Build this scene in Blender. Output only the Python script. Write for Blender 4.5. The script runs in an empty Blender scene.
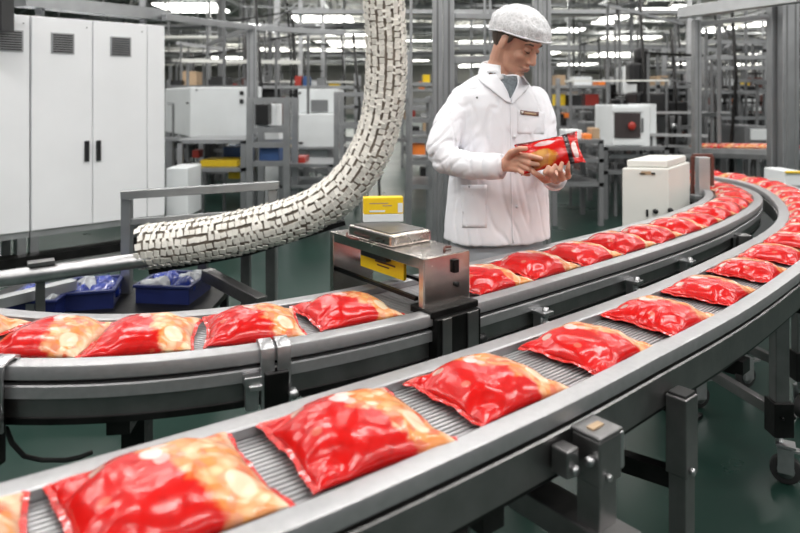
import bpy, bmesh, math, random
from mathutils import Vector, Matrix, noise
from mathutils.bvhtree import BVHTree
from math import sin, cos, pi, radians, sqrt
random.seed(7)
SC = bpy.context.scene
COL = SC.collection
F, Y0, CH = 650.0, 100.0, 1.35          # focal length in pixels, horizon row, camera height
V = Vector
def at(x, y, Y): return V(((x-400)*Y/F, Y, CH-(y-Y0)*Y/F))
def onz(x, y, z):
    Y = F*(CH-z)/(y-Y0); return V(((x-400)*Y/F, Y, z))

# ------------------------------------------------------------------ materials
def new_mat(name):
    m = bpy.data.materials.new(name); m.use_nodes = True
    nt = m.node_tree; b = nt.nodes['Principled BSDF']
    return m, nt, b
def setv(b, **k):
    names = dict(col='Base Color', rough='Roughness', metal='Metallic', coat='Coat Weight', coatr='Coat Roughness', spec='Specular IOR Level',
                 trans='Transmission Weight', alpha='Alpha', ecol='Emission Color', estr='Emission Strength', sss='Subsurface Weight')
    for n, v in k.items():
        b.inputs[names[n]].default_value = (*v, 1) if isinstance(v, tuple) and len(v) == 3 else v
def mat(name, col, rough=.5, metal=0., var=.12, scale=8., bump=0., bscale=60., stretch=(1, 1, 1), **k):
    m, nt, b = new_mat(name); setv(b, col=col, rough=rough, metal=metal, **k)
    tc = nt.nodes.new('ShaderNodeTexCoord'); mp = nt.nodes.new('ShaderNodeMapping'); mp.inputs['Scale'].default_value = stretch
    nt.links.new(tc.outputs['Object'], mp.inputs['Vector'])
    nz = nt.nodes.new('ShaderNodeTexNoise'); nz.inputs['Scale'].default_value = scale; nz.inputs['Detail'].default_value = 5
    nt.links.new(mp.outputs[0], nz.inputs['Vector'])
    if var:
        r = nt.nodes.new('ShaderNodeValToRGB')
        r.color_ramp.elements[0].position = .3; r.color_ramp.elements[1].position = .7
        r.color_ramp.elements[0].color = (*[c*(1-var) for c in col], 1); r.color_ramp.elements[1].color = (*[min(1, c*(1+var)) for c in col], 1)
        nt.links.new(nz.outputs['Fac'], r.inputs[0]); nt.links.new(r.outputs[0], b.inputs['Base Color'])
        mr = nt.nodes.new('ShaderNodeMapRange'); mr.inputs['To Min'].default_value = max(.02, rough*(1-var*1.5)); mr.inputs['To Max'].default_value = min(1, rough*(1+var*1.5))
        nt.links.new(nz.outputs['Fac'], mr.inputs['Value']); nt.links.new(mr.outputs[0], b.inputs['Roughness'])
    if bump:
        n2 = nt.nodes.new('ShaderNodeTexNoise'); n2.inputs['Scale'].default_value = bscale; n2.inputs['Detail'].default_value = 3
        nt.links.new(mp.outputs[0], n2.inputs['Vector'])
        bp = nt.nodes.new('ShaderNodeBump'); bp.inputs['Strength'].default_value = bump; bp.inputs['Distance'].default_value = .01
        nt.links.new(n2.outputs['Fac'], bp.inputs['Height']); nt.links.new(bp.outputs[0], b.inputs['Normal'])
    return m
def emis(name, col, s):
    m, nt, b = new_mat(name); setv(b, col=col, ecol=col, estr=s); return m
M = {}
M['steel'] = mat('brushed_steel', (.50, .50, .51), .36, 1., .10, 30, bump=.06, bscale=90)
M['rim'] = mat('satin_steel_rim', (.43, .43, .44), .46, .9, .06, 60, bump=.04, bscale=70)
M['panel'] = mat('dull_steel_panel', (.25, .245, .245), .40, 1., .12, 14, bump=.05)
M['dark_steel'] = mat('dark_steel', (.035, .034, .034), .42, 1., .2, 14, bump=.05)
M['sheet'] = mat('worn_sheet_steel', (.56, .52, .49), .26, 1., .16, 9, bump=.12, bscale=14)
M['alu'] = mat('aluminium_profile', (.37, .38, .39), .42, .9, .08, 8)
M['alu_lt'] = mat('pale_aluminium', (.52, .53, .54), .45, .8, .08, 8)
M['belt'] = mat('belt_slats', (.46, .46, .47), .40, .75, .12, 20)
M['groove'] = mat('belt_groove', (.05, .05, .05), .6, .2, .1)
M['black'] = mat('black_plastic', (.012, .012, .013), .4, 0, .2)
M['rubber'] = mat('black_rubber', (.02, .02, .02), .65, 0, .2)
M['white'] = mat('white_paint', (.84, .85, .87), .32, 0, .02, 3)
M['white2'] = mat('cool_white_paint', (.74, .77, .78), .4, 0, .04, 3)
M['offwhite'] = mat('off_white_paint', (.74, .74, .70), .4, 0, .04, 3)
M['greyp'] = mat('grey_paint', (.15, .155, .16), .5, 0, .08, 3)
M['seam'] = mat('seam_shadow_gap', (.10, .10, .11), .7, 0, 0)
M['chain'] = mat('ivory_plastic', (.82, .79, .73), .5, 0, .10, 26)
M['chain_core'] = mat('dull_brown_core', (.24, .20, .16), .7, 0, .3, 20)  # darker brown of the core tube, showing in gaps between the ivory plates
M['blue'] = mat('blue_plastic', (.010, .018, .10), .4, 0, .2, 10)
M['bluebag'] = mat('blue_film', (.014, .035, .26), .25, 0, .35, 22, bump=.4, bscale=30, coat=.5)
M['clearbag'] = mat('grey_film', (.40, .42, .44), .25, 0, .3, 18, bump=.4, bscale=30)
M['yellow'] = mat('yellow_card', (.85, .58, .01), .5, 0, .07, 12)
M['orange'] = mat('orange_plastic', (.85, .22, .03), .5, 0, .1)
M['red'] = mat('red_paint', (.35, .03, .02), .4, 0, .1)
M['green'] = mat('green_plastic', (.05, .25, .12), .5, 0, .1)
M['bluebox'] = mat('blue_box', (.03, .08, .22), .5, 0, .1)
M['tan'] = mat('brown_cardboard', (.42, .30, .19), .8, 0, .1)
M['brown'] = mat('dark_brown_plastic', (.12, .04, .03), .45, 0, .1)
M['skin'] = mat('skin', (.56, .30, .21), .5, 0, .07, 22, bump=.05, bscale=150, sss=.12)
M['lip'] = mat('lip_skin', (.42, .17, .14), .5, 0, .05)
M['hair'] = mat('brown_hair', (.06, .04, .028), .6, 0, .4, 120, bump=.5, bscale=200, stretch=(1, 1, .2))
M['coat'] = mat('white_coat_cotton', (.80, .80, .84), .75, 0, .015, 5, bump=.10, bscale=11)
M['shirt'] = mat('grey_shirt', (.17, .20, .22), .8, 0, .35, 90)
M['tee'] = mat('white_undershirt', (.75, .75, .78), .8, 0, .03)
M['trouser'] = mat('grey_trousers', (.42, .43, .46), .8, 0, .06, 6, bump=.15, bscale=9)
M['eyewhite'] = mat('eye_white', (.7, .66, .62), .3, 0, 0)
M['tube'] = emis('fluorescent_tube', (1., .98, .92), 9.)
M['screen'] = mat('dark_glass', (.06, .05, .05), .12, 0, .1)
M['wallp'] = mat('pale_wall', (.42, .42, .40), .7, 0, .08, 2)

def ceiling_mat():
    m, nt, b = new_mat('corrugated_ceiling'); setv(b, col=(.34, .34, .32), rough=.7)
    tc = nt.nodes.new('ShaderNodeTexCoord'); w = nt.nodes.new('ShaderNodeTexWave'); w.inputs['Scale'].default_value = .8
    w.bands_direction = 'X'; nt.links.new(tc.outputs['Object'], w.inputs['Vector'])
    r = nt.nodes.new('ShaderNodeValToRGB'); r.color_ramp.elements[0].color = (.22, .22, .20, 1); r.color_ramp.elements[1].color = (.38, .38, .35, 1)
    nt.links.new(w.outputs['Fac'], r.inputs[0]); nt.links.new(r.outputs[0], b.inputs['Base Color']); return m
M['ceil'] = ceiling_mat()
def floor_mat():
    m, nt, b = new_mat('green_epoxy_floor'); setv(b, col=(.02, .06, .045), rough=.28, spec=.5)
    tc = nt.nodes.new('ShaderNodeTexCoord'); n = nt.nodes.new('ShaderNodeTexNoise'); n.inputs['Scale'].default_value = 1.3; n.inputs['Detail'].default_value = 7
    nt.links.new(tc.outputs['Object'], n.inputs['Vector'])
    r = nt.nodes.new('ShaderNodeValToRGB'); r.color_ramp.elements[0].position = .35; r.color_ramp.elements[1].position = .7
    r.color_ramp.elements[0].color = (.008, .026, .020, 1); r.color_ramp.elements[1].color = (.014, .040, .031, 1)
    nt.links.new(n.outputs['Fac'], r.inputs[0]); nt.links.new(r.outputs[0], b.inputs['Base Color'])
    mr = nt.nodes.new('ShaderNodeMapRange'); mr.inputs['To Min'].default_value = .2; mr.inputs['To Max'].default_value = .42
    nt.links.new(n.outputs['Fac'], mr.inputs['Value']); nt.links.new(mr.outputs[0], b.inputs['Roughness']); return m
M['floor'] = floor_mat()

class NB:                                   # tiny node-graph writer
    def __init__(s, nt): s.nt = nt
    def n(s, t, **k):
        o = s.nt.nodes.new(t)
        for a, v in k.items(): setattr(o, a, v)
        return o
    def put(s, sock, v):
        if isinstance(v, (int, float)): sock.default_value = v
        elif isinstance(v, tuple): sock.default_value = v
        else: s.nt.links.new(v, sock)
    def math(s, op, a, b=0., c=None):
        o = s.n('ShaderNodeMath', operation=op); s.put(o.inputs[0], a); s.put(o.inputs[1], b)
        if c is not None: s.put(o.inputs[2], c)
        return o.outputs[0]
    def step(s, v, lo, hi):
        o = s.n('ShaderNodeMapRange', interpolation_type='SMOOTHSTEP'); s.put(o.inputs['Value'], v)
        o.inputs['From Min'].default_value = lo; o.inputs['From Max'].default_value = hi; return o.outputs[0]
    def mix(s, f, a, b):
        o = s.n('ShaderNodeMix', data_type='RGBA'); s.put(o.inputs[0], f); s.put(o.inputs[6], a); s.put(o.inputs[7], b); return o.outputs[2]
    def ramp(s, f, stops):
        o = s.n('ShaderNodeValToRGB'); cr = o.color_ramp
        while len(cr.elements) < len(stops): cr.elements.new(.5)
        for e, (p, c) in zip(cr.elements, stops): e.position = p; e.color = (*c, 1)
        s.put(o.inputs[0], f); return o.outputs[0]

def packet_mat(name, held=False):
    m, nt, b = new_mat(name); g = NB(nt)
    tc = g.n('ShaderNodeTexCoord'); oi = g.n('ShaderNodeObjectInfo')
    sep = g.n('ShaderNodeSeparateXYZ'); nt.links.new(tc.outputs['Object'], sep.inputs[0]); x, y = sep.outputs[0], sep.outputs[1]
    off = g.n('ShaderNodeVectorMath', operation='ADD'); nt.links.new(tc.outputs['Object'], off.inputs[0])
    cmb = g.n('ShaderNodeCombineXYZ'); r5 = g.math('MULTIPLY', oi.outputs['Random'], 5.)
    for i in range(3): nt.links.new(r5, cmb.inputs[i])
    nt.links.new(cmb.outputs[0], off.inputs[1]); P = off.outputs[0]
    def noise_(sc, det=4):
        o = g.n('ShaderNodeTexNoise'); o.inputs['Scale'].default_value = sc; o.inputs['Detail'].default_value = det; nt.links.new(P, o.inputs['Vector']); return o.outputs['Fac']
    nz = noise_(22); nb = noise_(60, 3)
    vo = g.n('ShaderNodeTexVoronoi'); vo.inputs['Scale'].default_value = 56 if not held else 26; nt.links.new(P, vo.inputs['Vector'])
    vs = g.n('ShaderNodeSeparateColor'); nt.links.new(vo.outputs['Color'], vs.inputs[0])
    chips = g.ramp(vs.outputs[0], [(0., (.62, .36, .14)), (.3, (.66, .20, .04)), (.5, (.74, .58, .34)), (.72, (.50, .07, .03)), (1., (.76, .64, .42))] if not held else
                   [(0., (.72, .36, .02)), (.4, (.80, .45, .04)), (.7, (.30, .03, .02)), (1., (.62, .36, .10))])
    edge = g.step(vo.outputs['Distance'], .15, .75)
    chips = g.mix(g.math('MULTIPLY', edge, .55), chips, (.62, .20, .06, 1) if not held else (.30, .05, .02, 1))
    base = g.mix(g.step(nb, .45, .8), (.52, .006, .005, 1), (.40, .005, .004, 1))
    def ell(cx, cy, rx, ry, soft=.25):
        dx = g.math('DIVIDE', g.math('SUBTRACT', x, cx), rx); dy = g.math('DIVIDE', g.math('SUBTRACT', y, cy), ry)
        d = g.math('ADD', g.math('MULTIPLY', dx, dx), g.math('MULTIPLY', dy, dy)); d = g.math('ADD', d, g.math('MULTIPLY', g.math('SUBTRACT', nz, .5), 1.6))
        return g.math('SUBTRACT', 1., g.step(d, 1-soft, 1+soft))
    if not held:
        col = base
        k = g.math('ADD', g.math('ADD', g.math('MULTIPLY', x, 1.), g.math('MULTIPLY', y, .38)), g.math('MULTIPLY', g.math('SUBTRACT', nz, .5), .10))
        col = g.mix(g.math('MULTIPLY', g.step(k, -.004, .014), .97), col, chips)
        ky = g.math('ADD', y, g.math('MULTIPLY', g.math('SUBTRACT', nz, .5), .12))
        pale = g.math('MULTIPLY', g.step(g.math('ADD', x, g.math('MULTIPLY', nz, .03)), .112, .124), .75)
        col = g.mix(pale, col, (.66, .50, .34, 1))
        col = g.mix(g.math('MULTIPLY', g.step(ky, .104, .122), .35), col, (.55, .30, .20, 1))
        for cx, cy, rx, ry, c, f in ((-.010, .040, .014, .018, (.85, .62, .60, 1), .8), (.006, .060, .011, .012, (.86, .66, .62, 1), .75), (-.002, .018, .010, .012, (.80, .50, .48, 1), .6),
                                  (-.070, .070, .010, .012, (.46, .36, .30, 1), .85), (-.045, .092, .009, .013, (.46, .38, .34, 1), .85), (-.078, -.02, .008, .010, (.5, .16, .1, 1), .6),
                                  (.075, -.065, .020, .022, (.66, .60, .44, 1), .8)):
            col = g.mix(g.math('MULTIPLY', ell(cx, cy, rx, ry), f), col, c)
    else:
        col = base
        col = g.mix(ell(-.035, -.024, .062, .030), col, chips)
        col = g.mix(g.math('MULTIPLY', ell(-.01, .030, .035, .010), .8), col, (.50, .42, .42, 1)); col = g.mix(g.math('MULTIPLY', g.step(y, .040, .052), .9), col, (.05, .01, .012, 1))
        bandm = g.math('MULTIPLY', g.step(x, .055, .060), g.math('SUBTRACT', 1., g.step(x, .072, .077)))
        col = g.mix(bandm, col, (.02, .01, .012, 1))
        col = g.mix(g.math('MULTIPLY', ell(.088, -.01, .012, .03), .8), col, (.75, .70, .68, 1))
    nt.links.new(col, b.inputs['Base Color'])
    setv(b, rough=.22, spec=.32, coat=.16, coatr=.03)
    n3 = g.n('ShaderNodeTexNoise'); n3.inputs['Scale'].default_value = 24; n3.inputs['Detail'].default_value = 4; n3.inputs['Distortion'].default_value = 1.2
    nt.links.new(P, n3.inputs['Vector'])
    bp = g.n('ShaderNodeBump'); bp.inputs['Strength'].default_value = .30; bp.inputs['Distance'].default_value = .005
    nt.links.new(n3.outputs['Fac'], bp.inputs['Height']); nt.links.new(bp.outputs[0], b.inputs['Normal']); nt.links.new(bp.outputs[0], b.inputs['Coat Normal'])
    return m
M['packet'] = packet_mat('red_crisp_packet_print')
M['packet_held'] = packet_mat('held_packet_print', True)
M['seal'] = mat('packet_seal', (.56, .02, .015), .25, 0, .35, 60, bump=.5, bscale=120, coat=.5)
def net_mat():
    m, nt, b = new_mat('white_hair_net'); g = NB(nt); setv(b, col=(.88, .88, .90), rough=.7)
    tc = g.n('ShaderNodeTexCoord'); vo = g.n('ShaderNodeTexVoronoi', feature='DISTANCE_TO_EDGE'); vo.inputs['Scale'].default_value = 55
    nt.links.new(tc.outputs['Object'], vo.inputs['Vector'])
    w = g.n('ShaderNodeTexNoise'); w.inputs['Scale'].default_value = 20; w.inputs['Distortion'].default_value = 2.; nt.links.new(tc.outputs['Object'], w.inputs['Vector'])
    a = g.math('SUBTRACT', 1., g.step(vo.outputs['Distance'], .03, .16))
    a = g.math('MAXIMUM', g.math('MULTIPLY', a, .6), g.math('ADD', .42, g.math('MULTIPLY', g.step(w.outputs['Fac'], .45, .70), .4)))
    nt.links.new(a, b.inputs['Alpha']); return m
M['net'] = net_mat()

# ------------------------------------------------------------------ mesh builder
class MB:
    def __init__(s): s.v = []; s.f = []; s.m = []; s.mi = 0; s.sm = []; s.smooth = False
    def add(s, vs, fs):
        o = len(s.v); s.v += [V(p) for p in vs]
        for f in fs: s.f.append([o+i for i in f]); s.m.append(s.mi); s.sm.append(s.smooth)
        return s
    def box(s, c, sz, R=None):
        c = V(c); R = R or Matrix.Identity(3); h = [a/2 for a in sz]
        vs = [c+R @ V((sx*h[0], sy*h[1], sz_*h[2])) for sx in (-1, 1) for sy in (-1, 1) for sz_ in (-1, 1)]
        return s.add(vs, [(0, 1, 3, 2), (4, 6, 7, 5), (0, 4, 5, 1), (2, 3, 7, 6), (0, 2, 6, 4), (1, 5, 7, 3)])
    def bb(s, x0, x1, y0, y1, z0, z1): return s.box(((x0+x1)/2, (y0+y1)/2, (z0+z1)/2), (x1-x0, y1-y0, z1-z0))
    def beam(s, a, b, w, h=None, up=(0, 0, 1)):
        a, b = V(a), V(b); d = (b-a); L = d.length; d.normalize(); up = V(up)
        if abs(d.dot(up)) > .98: up = V((0, 1, 0))
        x = d.cross(up).normalized(); z = x.cross(d)
        return s.box((a+b)/2, (w, L, h or w), Matrix((x, d, z)).transposed())
    def tube(s, pts, r, n=12, cap=True):
        pts = [V(p) for p in pts]; rs = r if isinstance(r, (list, tuple)) else [r]*len(pts)
        vs = []; up = None
        for i, p in enumerate(pts):
            d = (pts[min(i+1, len(pts)-1)]-pts[max(i-1, 0)]).normalized()
            if up is None: up = V((0, 0, 1)) if abs(d.z) < .9 else V((1, 0, 0))
            x = d.cross(up).normalized(); y = x.cross(d); up = y
            vs += [p+(x*cos(2*pi*k/n)+y*sin(2*pi*k/n))*rs[i] for k in range(n)]
        fs = [(i*n+k, i*n+(k+1) % n, (i+1)*n+(k+1) % n, (i+1)*n+k) for i in range(len(pts)-1) for k in range(n)]
        if cap: fs += [tuple(range(n))[::-1], tuple(range((len(pts)-1)*n, len(pts)*n))]
        sm = s.smooth; s.smooth = True; s.add(vs, fs); s.smooth = sm; return s
    def loft(s, rings, n=32, e=1.):            # rings: (centre, axis a, axis b)
        vs = []
        for c, a, b in rings:
            for k in range(n):
                t = 2*pi*k/n; ct, st = cos(t), sin(t)
                vs.append(V(c)+V(a)*math.copysign(abs(ct)**e, ct)+V(b)*math.copysign(abs(st)**e, st))
        m = len(rings)
        fs = [(i*n+k, i*n+(k+1) % n, (i+1)*n+(k+1) % n, (i+1)*n+k) for i in range(m-1) for k in range(n)]
        fs += [tuple(range(n))[::-1], tuple(range((m-1)*n, m*n))]
        return s.add(vs, fs)
    def ball(s, c, r, R=None, n=20, m=12):
        c = V(c); r = (r, r, r) if isinstance(r, (int, float)) else r; R = R or Matrix.Identity(3)
        vs = []; fs = []
        for i in range(1, m):
            for k in range(n):
                t, p = pi*i/m, 2*pi*k/n; vs.append(c+R @ V((r[0]*sin(t)*cos(p), r[1]*sin(t)*sin(p), r[2]*cos(t))))
        fs = [((i)*n+k, (i+1)*n+k, (i+1)*n+(k+1) % n, i*n+(k+1) % n) for i in range(m-2) for k in range(n)]
        T, B = len(vs), len(vs)+1; vs += [c+R @ V((0, 0, r[2])), c+R @ V((0, 0, -r[2]))]
        fs += [(T, k, (k+1) % n) for k in range(n)]+[(B, (m-2)*n+(k+1) % n, (m-2)*n+k) for k in range(n)]
        sm = s.smooth; s.smooth = True; s.add(vs, fs); s.smooth = sm; return s
    def caps(s, pts, rs, n=12):                 # chain of joints: spheres and tapering tubes
        for p, r in zip(pts, rs): s.ball(p, r, n=n, m=8)
        for i in range(len(pts)-1): s.tube([pts[i], pts[i+1]], [rs[i], rs[i+1]], n)
        return s
    def build(s, name, mats, parent=None, origin=None, bevel=0, subsurf=0, world=True):
        mats = mats if isinstance(mats, (list, tuple)) else [mats]
        if origin is None:
            if parent is not None: origin = V(parent.get('_o', (0, 0, 0)))
            else:
                xs = [p.x for p in s.v]; ys = [p.y for p in s.v]; origin = V(((min(xs)+max(xs))/2, (min(ys)+max(ys))/2, min(p.z for p in s.v)))
        origin = V(origin)
        me = bpy.data.meshes.new(name); me.from_pydata([tuple(p-origin) for p in s.v], [], s.f); me.update()
        for m in mats: me.materials.append(M[m] if isinstance(m, str) else m)
        me.polygons.foreach_set('material_index', s.m); me.polygons.foreach_set('use_smooth', s.sm)
        o = bpy.data.objects.new(name, me); COL.objects.link(o)
        if parent is not None:
            o.parent = parent; o['_o'] = tuple(origin); o.location = origin-V(parent.get('_o', (0, 0, 0)))
        else: o.location = origin; o['_o'] = tuple(origin)
        if bevel:
            b = o.modifiers.new('b', 'BEVEL'); b.width = bevel; b.segments = 2; b.limit_method = 'ANGLE'
        if subsurf:
            b = o.modifiers.new('s', 'SUBSURF'); b.levels = b.render_levels = subsurf
        return o
def tag(o, label, cat, group=None, kind=None):
    if label: o['label'] = label
    if cat: o['category'] = cat
    if group: o['group'] = group
    if kind: o['kind'] = kind
    return o
def thing(name, label, cat, loc, group=None):
    o = bpy.data.objects.new(name, None); o.empty_display_size = .1; COL.objects.link(o); o.location = loc; o['_o'] = tuple(loc)
    return tag(o, label, cat, group)
def dup(o, parent=None):
    c = o.copy(); COL.objects.link(c)
    if parent is not None: c.parent = parent
    for ch in list(o.children): dup(ch, c)
    return c
def struct(o): o['kind'] = 'structure'; return o
def mb(): return MB()

# ------------------------------------------------------------------ the hall
struct(mb().bb(-32, 34, -9, 62, -.1, 0).build('floor', 'floor'))
struct(mb().bb(-32, 34, -9, 62, 5.3, 5.4).build('ceiling', 'ceil'))
struct(mb().bb(-32, 34, 62, 62.2, 0, 5.3).build('wall_back', 'wallp'))
struct(mb().bb(-32.2, -32, 6, 62, 0, 5.3).build('wall_left', 'wallp'))
struct(mb().bb(34, 34.2, 6, 62, 0, 5.3).build('wall_right', 'wallp'))

# ------------------------------------------------------------------ conveyors
def smooth_path(pts, step=.04, it=40):
    pts = [V((*p, 0)) for p in pts]; out = [pts[0]]
    for a, b in zip(pts[:-1], pts[1:]):
        n = max(1, round((b-a).length/step)); out += [a+(b-a)*(k/n) for k in range(1, n+1)]
    for _ in range(it):
        out = [out[0]]+[(out[i-1]+out[i]*2+out[i+1])/4 for i in range(1, len(out)-1)]+[out[-1]]
    return out
def tangents(P): return [(P[min(i+1, len(P)-1)]-P[max(i-1, 0)]).normalized() for i in range(len(P))]
def offset(P, d):                                # d > 0: to the right of travel
    return [p+V((t.y, -t.x, 0))*d for p, t in zip(P, tangents(P))]
AF = [(-1.5, .36), (-1.05, .67), (-0.6, 0.97), (-0.35, 1.13), (-0.18, 1.25), (0.0, 1.38), (0.11, 1.46), (0.24, 1.56), (0.39, 1.68), (0.56, 1.82), (0.76, 1.99), (1.04, 2.26),
      (1.32, 2.54), (1.58, 2.81), (1.79, 3.08), (1.97, 3.37), (2.13, 3.70), (2.27, 4.05), (2.37, 4.4), (2.38, 4.7), (2.3, 4.98), (2.15, 5.15), (1.95, 5.24)]
BN = [(-1.5, 1.62), (-1.2, 1.49), (-1.02, 1.43), (-0.87, 1.41), (-0.71, 1.41), (-0.55, 1.425), (-0.43, 1.455), (-0.32, 1.50), (-0.22, 1.55), (0.0, 1.70), (0.09, 1.77), (0.22, 1.88), (0.45, 2.07), (0.66, 2.25),
      (0.91, 2.46), (1.02, 2.56), (1.19, 2.71), (1.45, 2.96)]
BF = [(1.42, 3.35), (1.71, 3.69), (1.85, 3.91), (1.94, 4.12), (1.98, 4.35), (1.95, 4.58), (1.86, 4.75), (1.75, 4.84)]
ZR = .78
def lerp_w(keys, x):
    if x <= keys[0][0]: return keys[0][1]
    for (a, wa), (b, wb) in zip(keys[:-1], keys[1:]):
        if x <= b: return wa+(wb-wa)*(x-a)/(b-a)
    return keys[-1][1]
_c = smooth_path(AF); WA = [lerp_w([(-.3, .98), (.11, .91), (.39, .835), (.76, .79), (1.04, .755), (1.32, .72), (2.0, .70)], p.x) for p in _c]
PA = [p+V((t.y, -t.x, 0))*(.172-.126*(1-w_)) for p, t, w_ in zip(_c, tangents(_c), WA)]
cN = offset(smooth_path(BN, .06, 10), -.128); cF = offset(smooth_path(BF, .06, 6), .152)
PB = smooth_path([(p.x, p.y) for p in cN]+[(p.x, p.y) for p in cF[1:]], .04, 40)
def sweep(m, P, prof, closed=True, W=None):
    T = tangents(P); n = len(prof); vs = []
    W = W or WID.get(id(P)) or [1]*len(P)
    for p, t, w_ in zip(P, T, W):
        r = V((t.y, -t.x, 0)); vs += [V((p.x, p.y, 0))+r*(o*w_ if abs(o) <= .1261 else math.copysign(abs(o)-.126*(1-w_), o))+V((0, 0, z)) for o, z in prof]
    fs = []
    K = n if closed else n-1
    for i in range(len(P)-1):
        for k in range(K): fs.append((i*n+k, (i+1)*n+k, (i+1)*n+(k+1) % n, i*n+(k+1) % n))
    if closed: fs += [tuple(range(n)), tuple(range((len(P)-1)*n, len(P)*n))[::-1]]
    return m.add(vs, fs)
def mir(prof): return [(-o, z) for o, z in prof][::-1]
def conveyor(name, label, P, deep):
    t = thing(name, label, 'conveyor belt', (P[len(P)//3].x, P[len(P)//3].y, 0))
    Z = ZR
    rim = [(.126, Z-.034), (.126, Z-.003), (.129, Z), (.1675, Z), (.1705, Z-.0012), (.172, Z-.0045), (.172, Z-.030), (.166, Z-.034)]
    groove = [(.128, Z-.044), (.128, Z-.034), (.155, Z-.034), (.155, Z-.044)]
    rail = [(.130, Z-.044), (.166, Z-.044), (.170, Z-.047), (.170, Z-(.118 if deep else .072)), (.130, Z-(.118 if deep else .072))]
    skirt = [(.132, Z-.072), (.156, Z-.072), (.156, Z-.118), (.132, Z-.118)]
    foot = [(.128, Z-.118), (.162, Z-.118), (.162, Z-.132), (.128, Z-.132)]
    for sd in (lambda q: q, mir):
        m = mb(); m.smooth = True; o_ = sweep(m, P, sd(rim)).build('rim', 'rim', t); e_ = o_.modifiers.new('e', 'EDGE_SPLIT'); e_.split_angle = radians(28)
        sweep(mb(), P, sd(groove)).build('rim_gap', 'dark_steel', t)
        sweep(mb(), P, sd(rail)).build('side_rail', 'panel' if deep else 'rim', t)
        if not deep: sweep(mb(), P, sd(skirt)).build('side_skirt', 'panel', t)
        sweep(mb(), P, sd(foot)).build('bottom_lip', 'dark_steel', t)
    m = mb(); N = 20; w = .252
    for k in range(N):
        o = -w/2+w*k/N; g = w/N
        sweep(m, P, [(o+g*.14, Z-.026), (o+g*.28, Z-.020), (o+g*.72, Z-.020), (o+g*.86, Z-.026)], False)
    m.mi = 1
    sweep(m, P, [(-.126, Z-.0262), (.126, Z-.0262), (.126, Z-.045), (-.126, Z-.045)])
    m.build('belt', ['belt', 'groove'], t)
    return t
for P_ in (PA, PB):
    pass
WID = {id(PA): WA, id(PB): [lerp_w([(.7, 1.), (1.2, .94), (1.8, .84)], p.x) for p in PB]}
A = conveyor('curved_conveyor', 'front stainless conveyor running from the lower left edge up and round the right', PA, True)
B = conveyor('curved_conveyor', 'middle stainless conveyor that passes through the sheet metal tunnel beside the inspector', PB, False)
def arclen(P):
    s = [0]
    for a, b in zip(P[:-1], P[1:]): s.append(s[-1]+(b-a).length)
    return s
SA, SB = arclen(PA), arclen(PB)
def near(P, S, q):
    i = min(range(len(P)), key=lambda k: (P[k].x-q.x)**2+(P[k].y-q.y)**2); t = tangents(P)[i]
    return S[i]+(V((q.x, q.y, 0))-P[i]).dot(t)
def ptat(P, S, s):
    for i in range(len(P)-1):
        if S[i+1] >= s: break
    f = (s-S[i])/(S[i+1]-S[i]); return P[i]+(P[i+1]-P[i])*f, tangents(P)[i]
def wid(P, S, s):
    if id(P) not in WID: return 1.
    return WID[id(P)][min(range(len(S)), key=lambda k: abs(S[k]-s))]
def frame_at(P, S, s, side, off):
    p, t = ptat(P, S, s); r = V((t.y, -t.x, 0))*side; off -= .126*(1-wid(P, S, s))
    return p+r*off, t, r
def Rm(t, r): return Matrix((t, r, V((0, 0, 1)))).transposed()

# clamps and brackets on the sides
def bolt(m, c, r, rad=.006, L=.008): m.tube([c, c+r*L], rad, 8)
def px_s(P, S, x, y, z=ZR): return near(P, S, onz(x, y, z))
def side_bracket(T, P, S, s, side):
    c, t, r = frame_at(P, S, s, side, .172); R = Rm(t, r)
    g = mb(); g.box(c+r*.020+V((0, 0, ZR-.075)), (.045, .05, .012), R); g.box(c+r*.012+V((0, 0, ZR-.098)), (.035, .03, .05), R)
    o = g.build('side_bracket', 'steel', T, bevel=.002)
    k = mb(); bolt(k, c+r*.03+V((0, 0, ZR-.088)), V((0, 0, 1)), .010, .030); k.build('bolt', 'steel', o); k = mb(); bolt(k, c+r*.026+V((0, 0, ZR-.105)), r, .009, .018); k.build('bolt', 'steel', o)
for x, y in ((552, 290), (648, 263), (702, 245), (745, 222)): side_bracket(B, PB, SB, px_s(PB, SB, x, y), 1)
for x, y in ((745, 247), (775, 225)): side_bracket(A, PA, SA, px_s(PA, SA, x, y), -1)
def strap_clamp(s):
    c, t, r = frame_at(PB, SB, s, 1, .150); R = Rm(t, r)
    for d in (-.019, .019):
        g = mb(); g.smooth = True
        pr = [(-.026, ZR-.005), (-.022, ZR+.008), (-.008, ZR+.013), (.018, ZR+.011), (.032, ZR+.002), (.036, ZR-.02), (.036, ZR-.14), (.029, ZR-.14), (.029, ZR-.02), (.026, ZR-.001), (.016, ZR+.005), (-.006, ZR+.006), (-.020, ZR-.005)]
        vs = []
        for e in (-.016, .016): vs += [c+t*(d+e)+r*o+V((0, 0, z)) for o, z in pr]
        n = len(pr); g.add(vs, [(k, (k+1) % n, n+(k+1) % n, n+k) for k in range(n)]+[tuple(range(n))[::-1], tuple(range(n, 2*n))])
        g.build('clamp_strap', 'steel', B, bevel=.002)
    g = mb(); g.box(c+r*.030+V((0, 0, ZR-.13)), (.055, .035, .16), R); g.build('clamp_block', 'dark_steel', B, bevel=.003)
    g = mb(); g.box(c-t*.055+r*.035+V((0, 0, ZR-.062)), (.038, .03, .022), R); g.box(c-t*.050+r*.05+V((0, 0, ZR-.075)), (.030, .014, .012), R)
    g.box(c-t*.055+r*.03+V((0, 0, ZR-.10)), (.03, .02, .06), R); g.build('clamp_latch', 'steel', B, bevel=.002)
    g = mb(); bolt(g, c+t*.035+r*.045+V((0, 0, ZR-.10)), r, .011, .02); g.build('bolt', 'steel', B)
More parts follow.
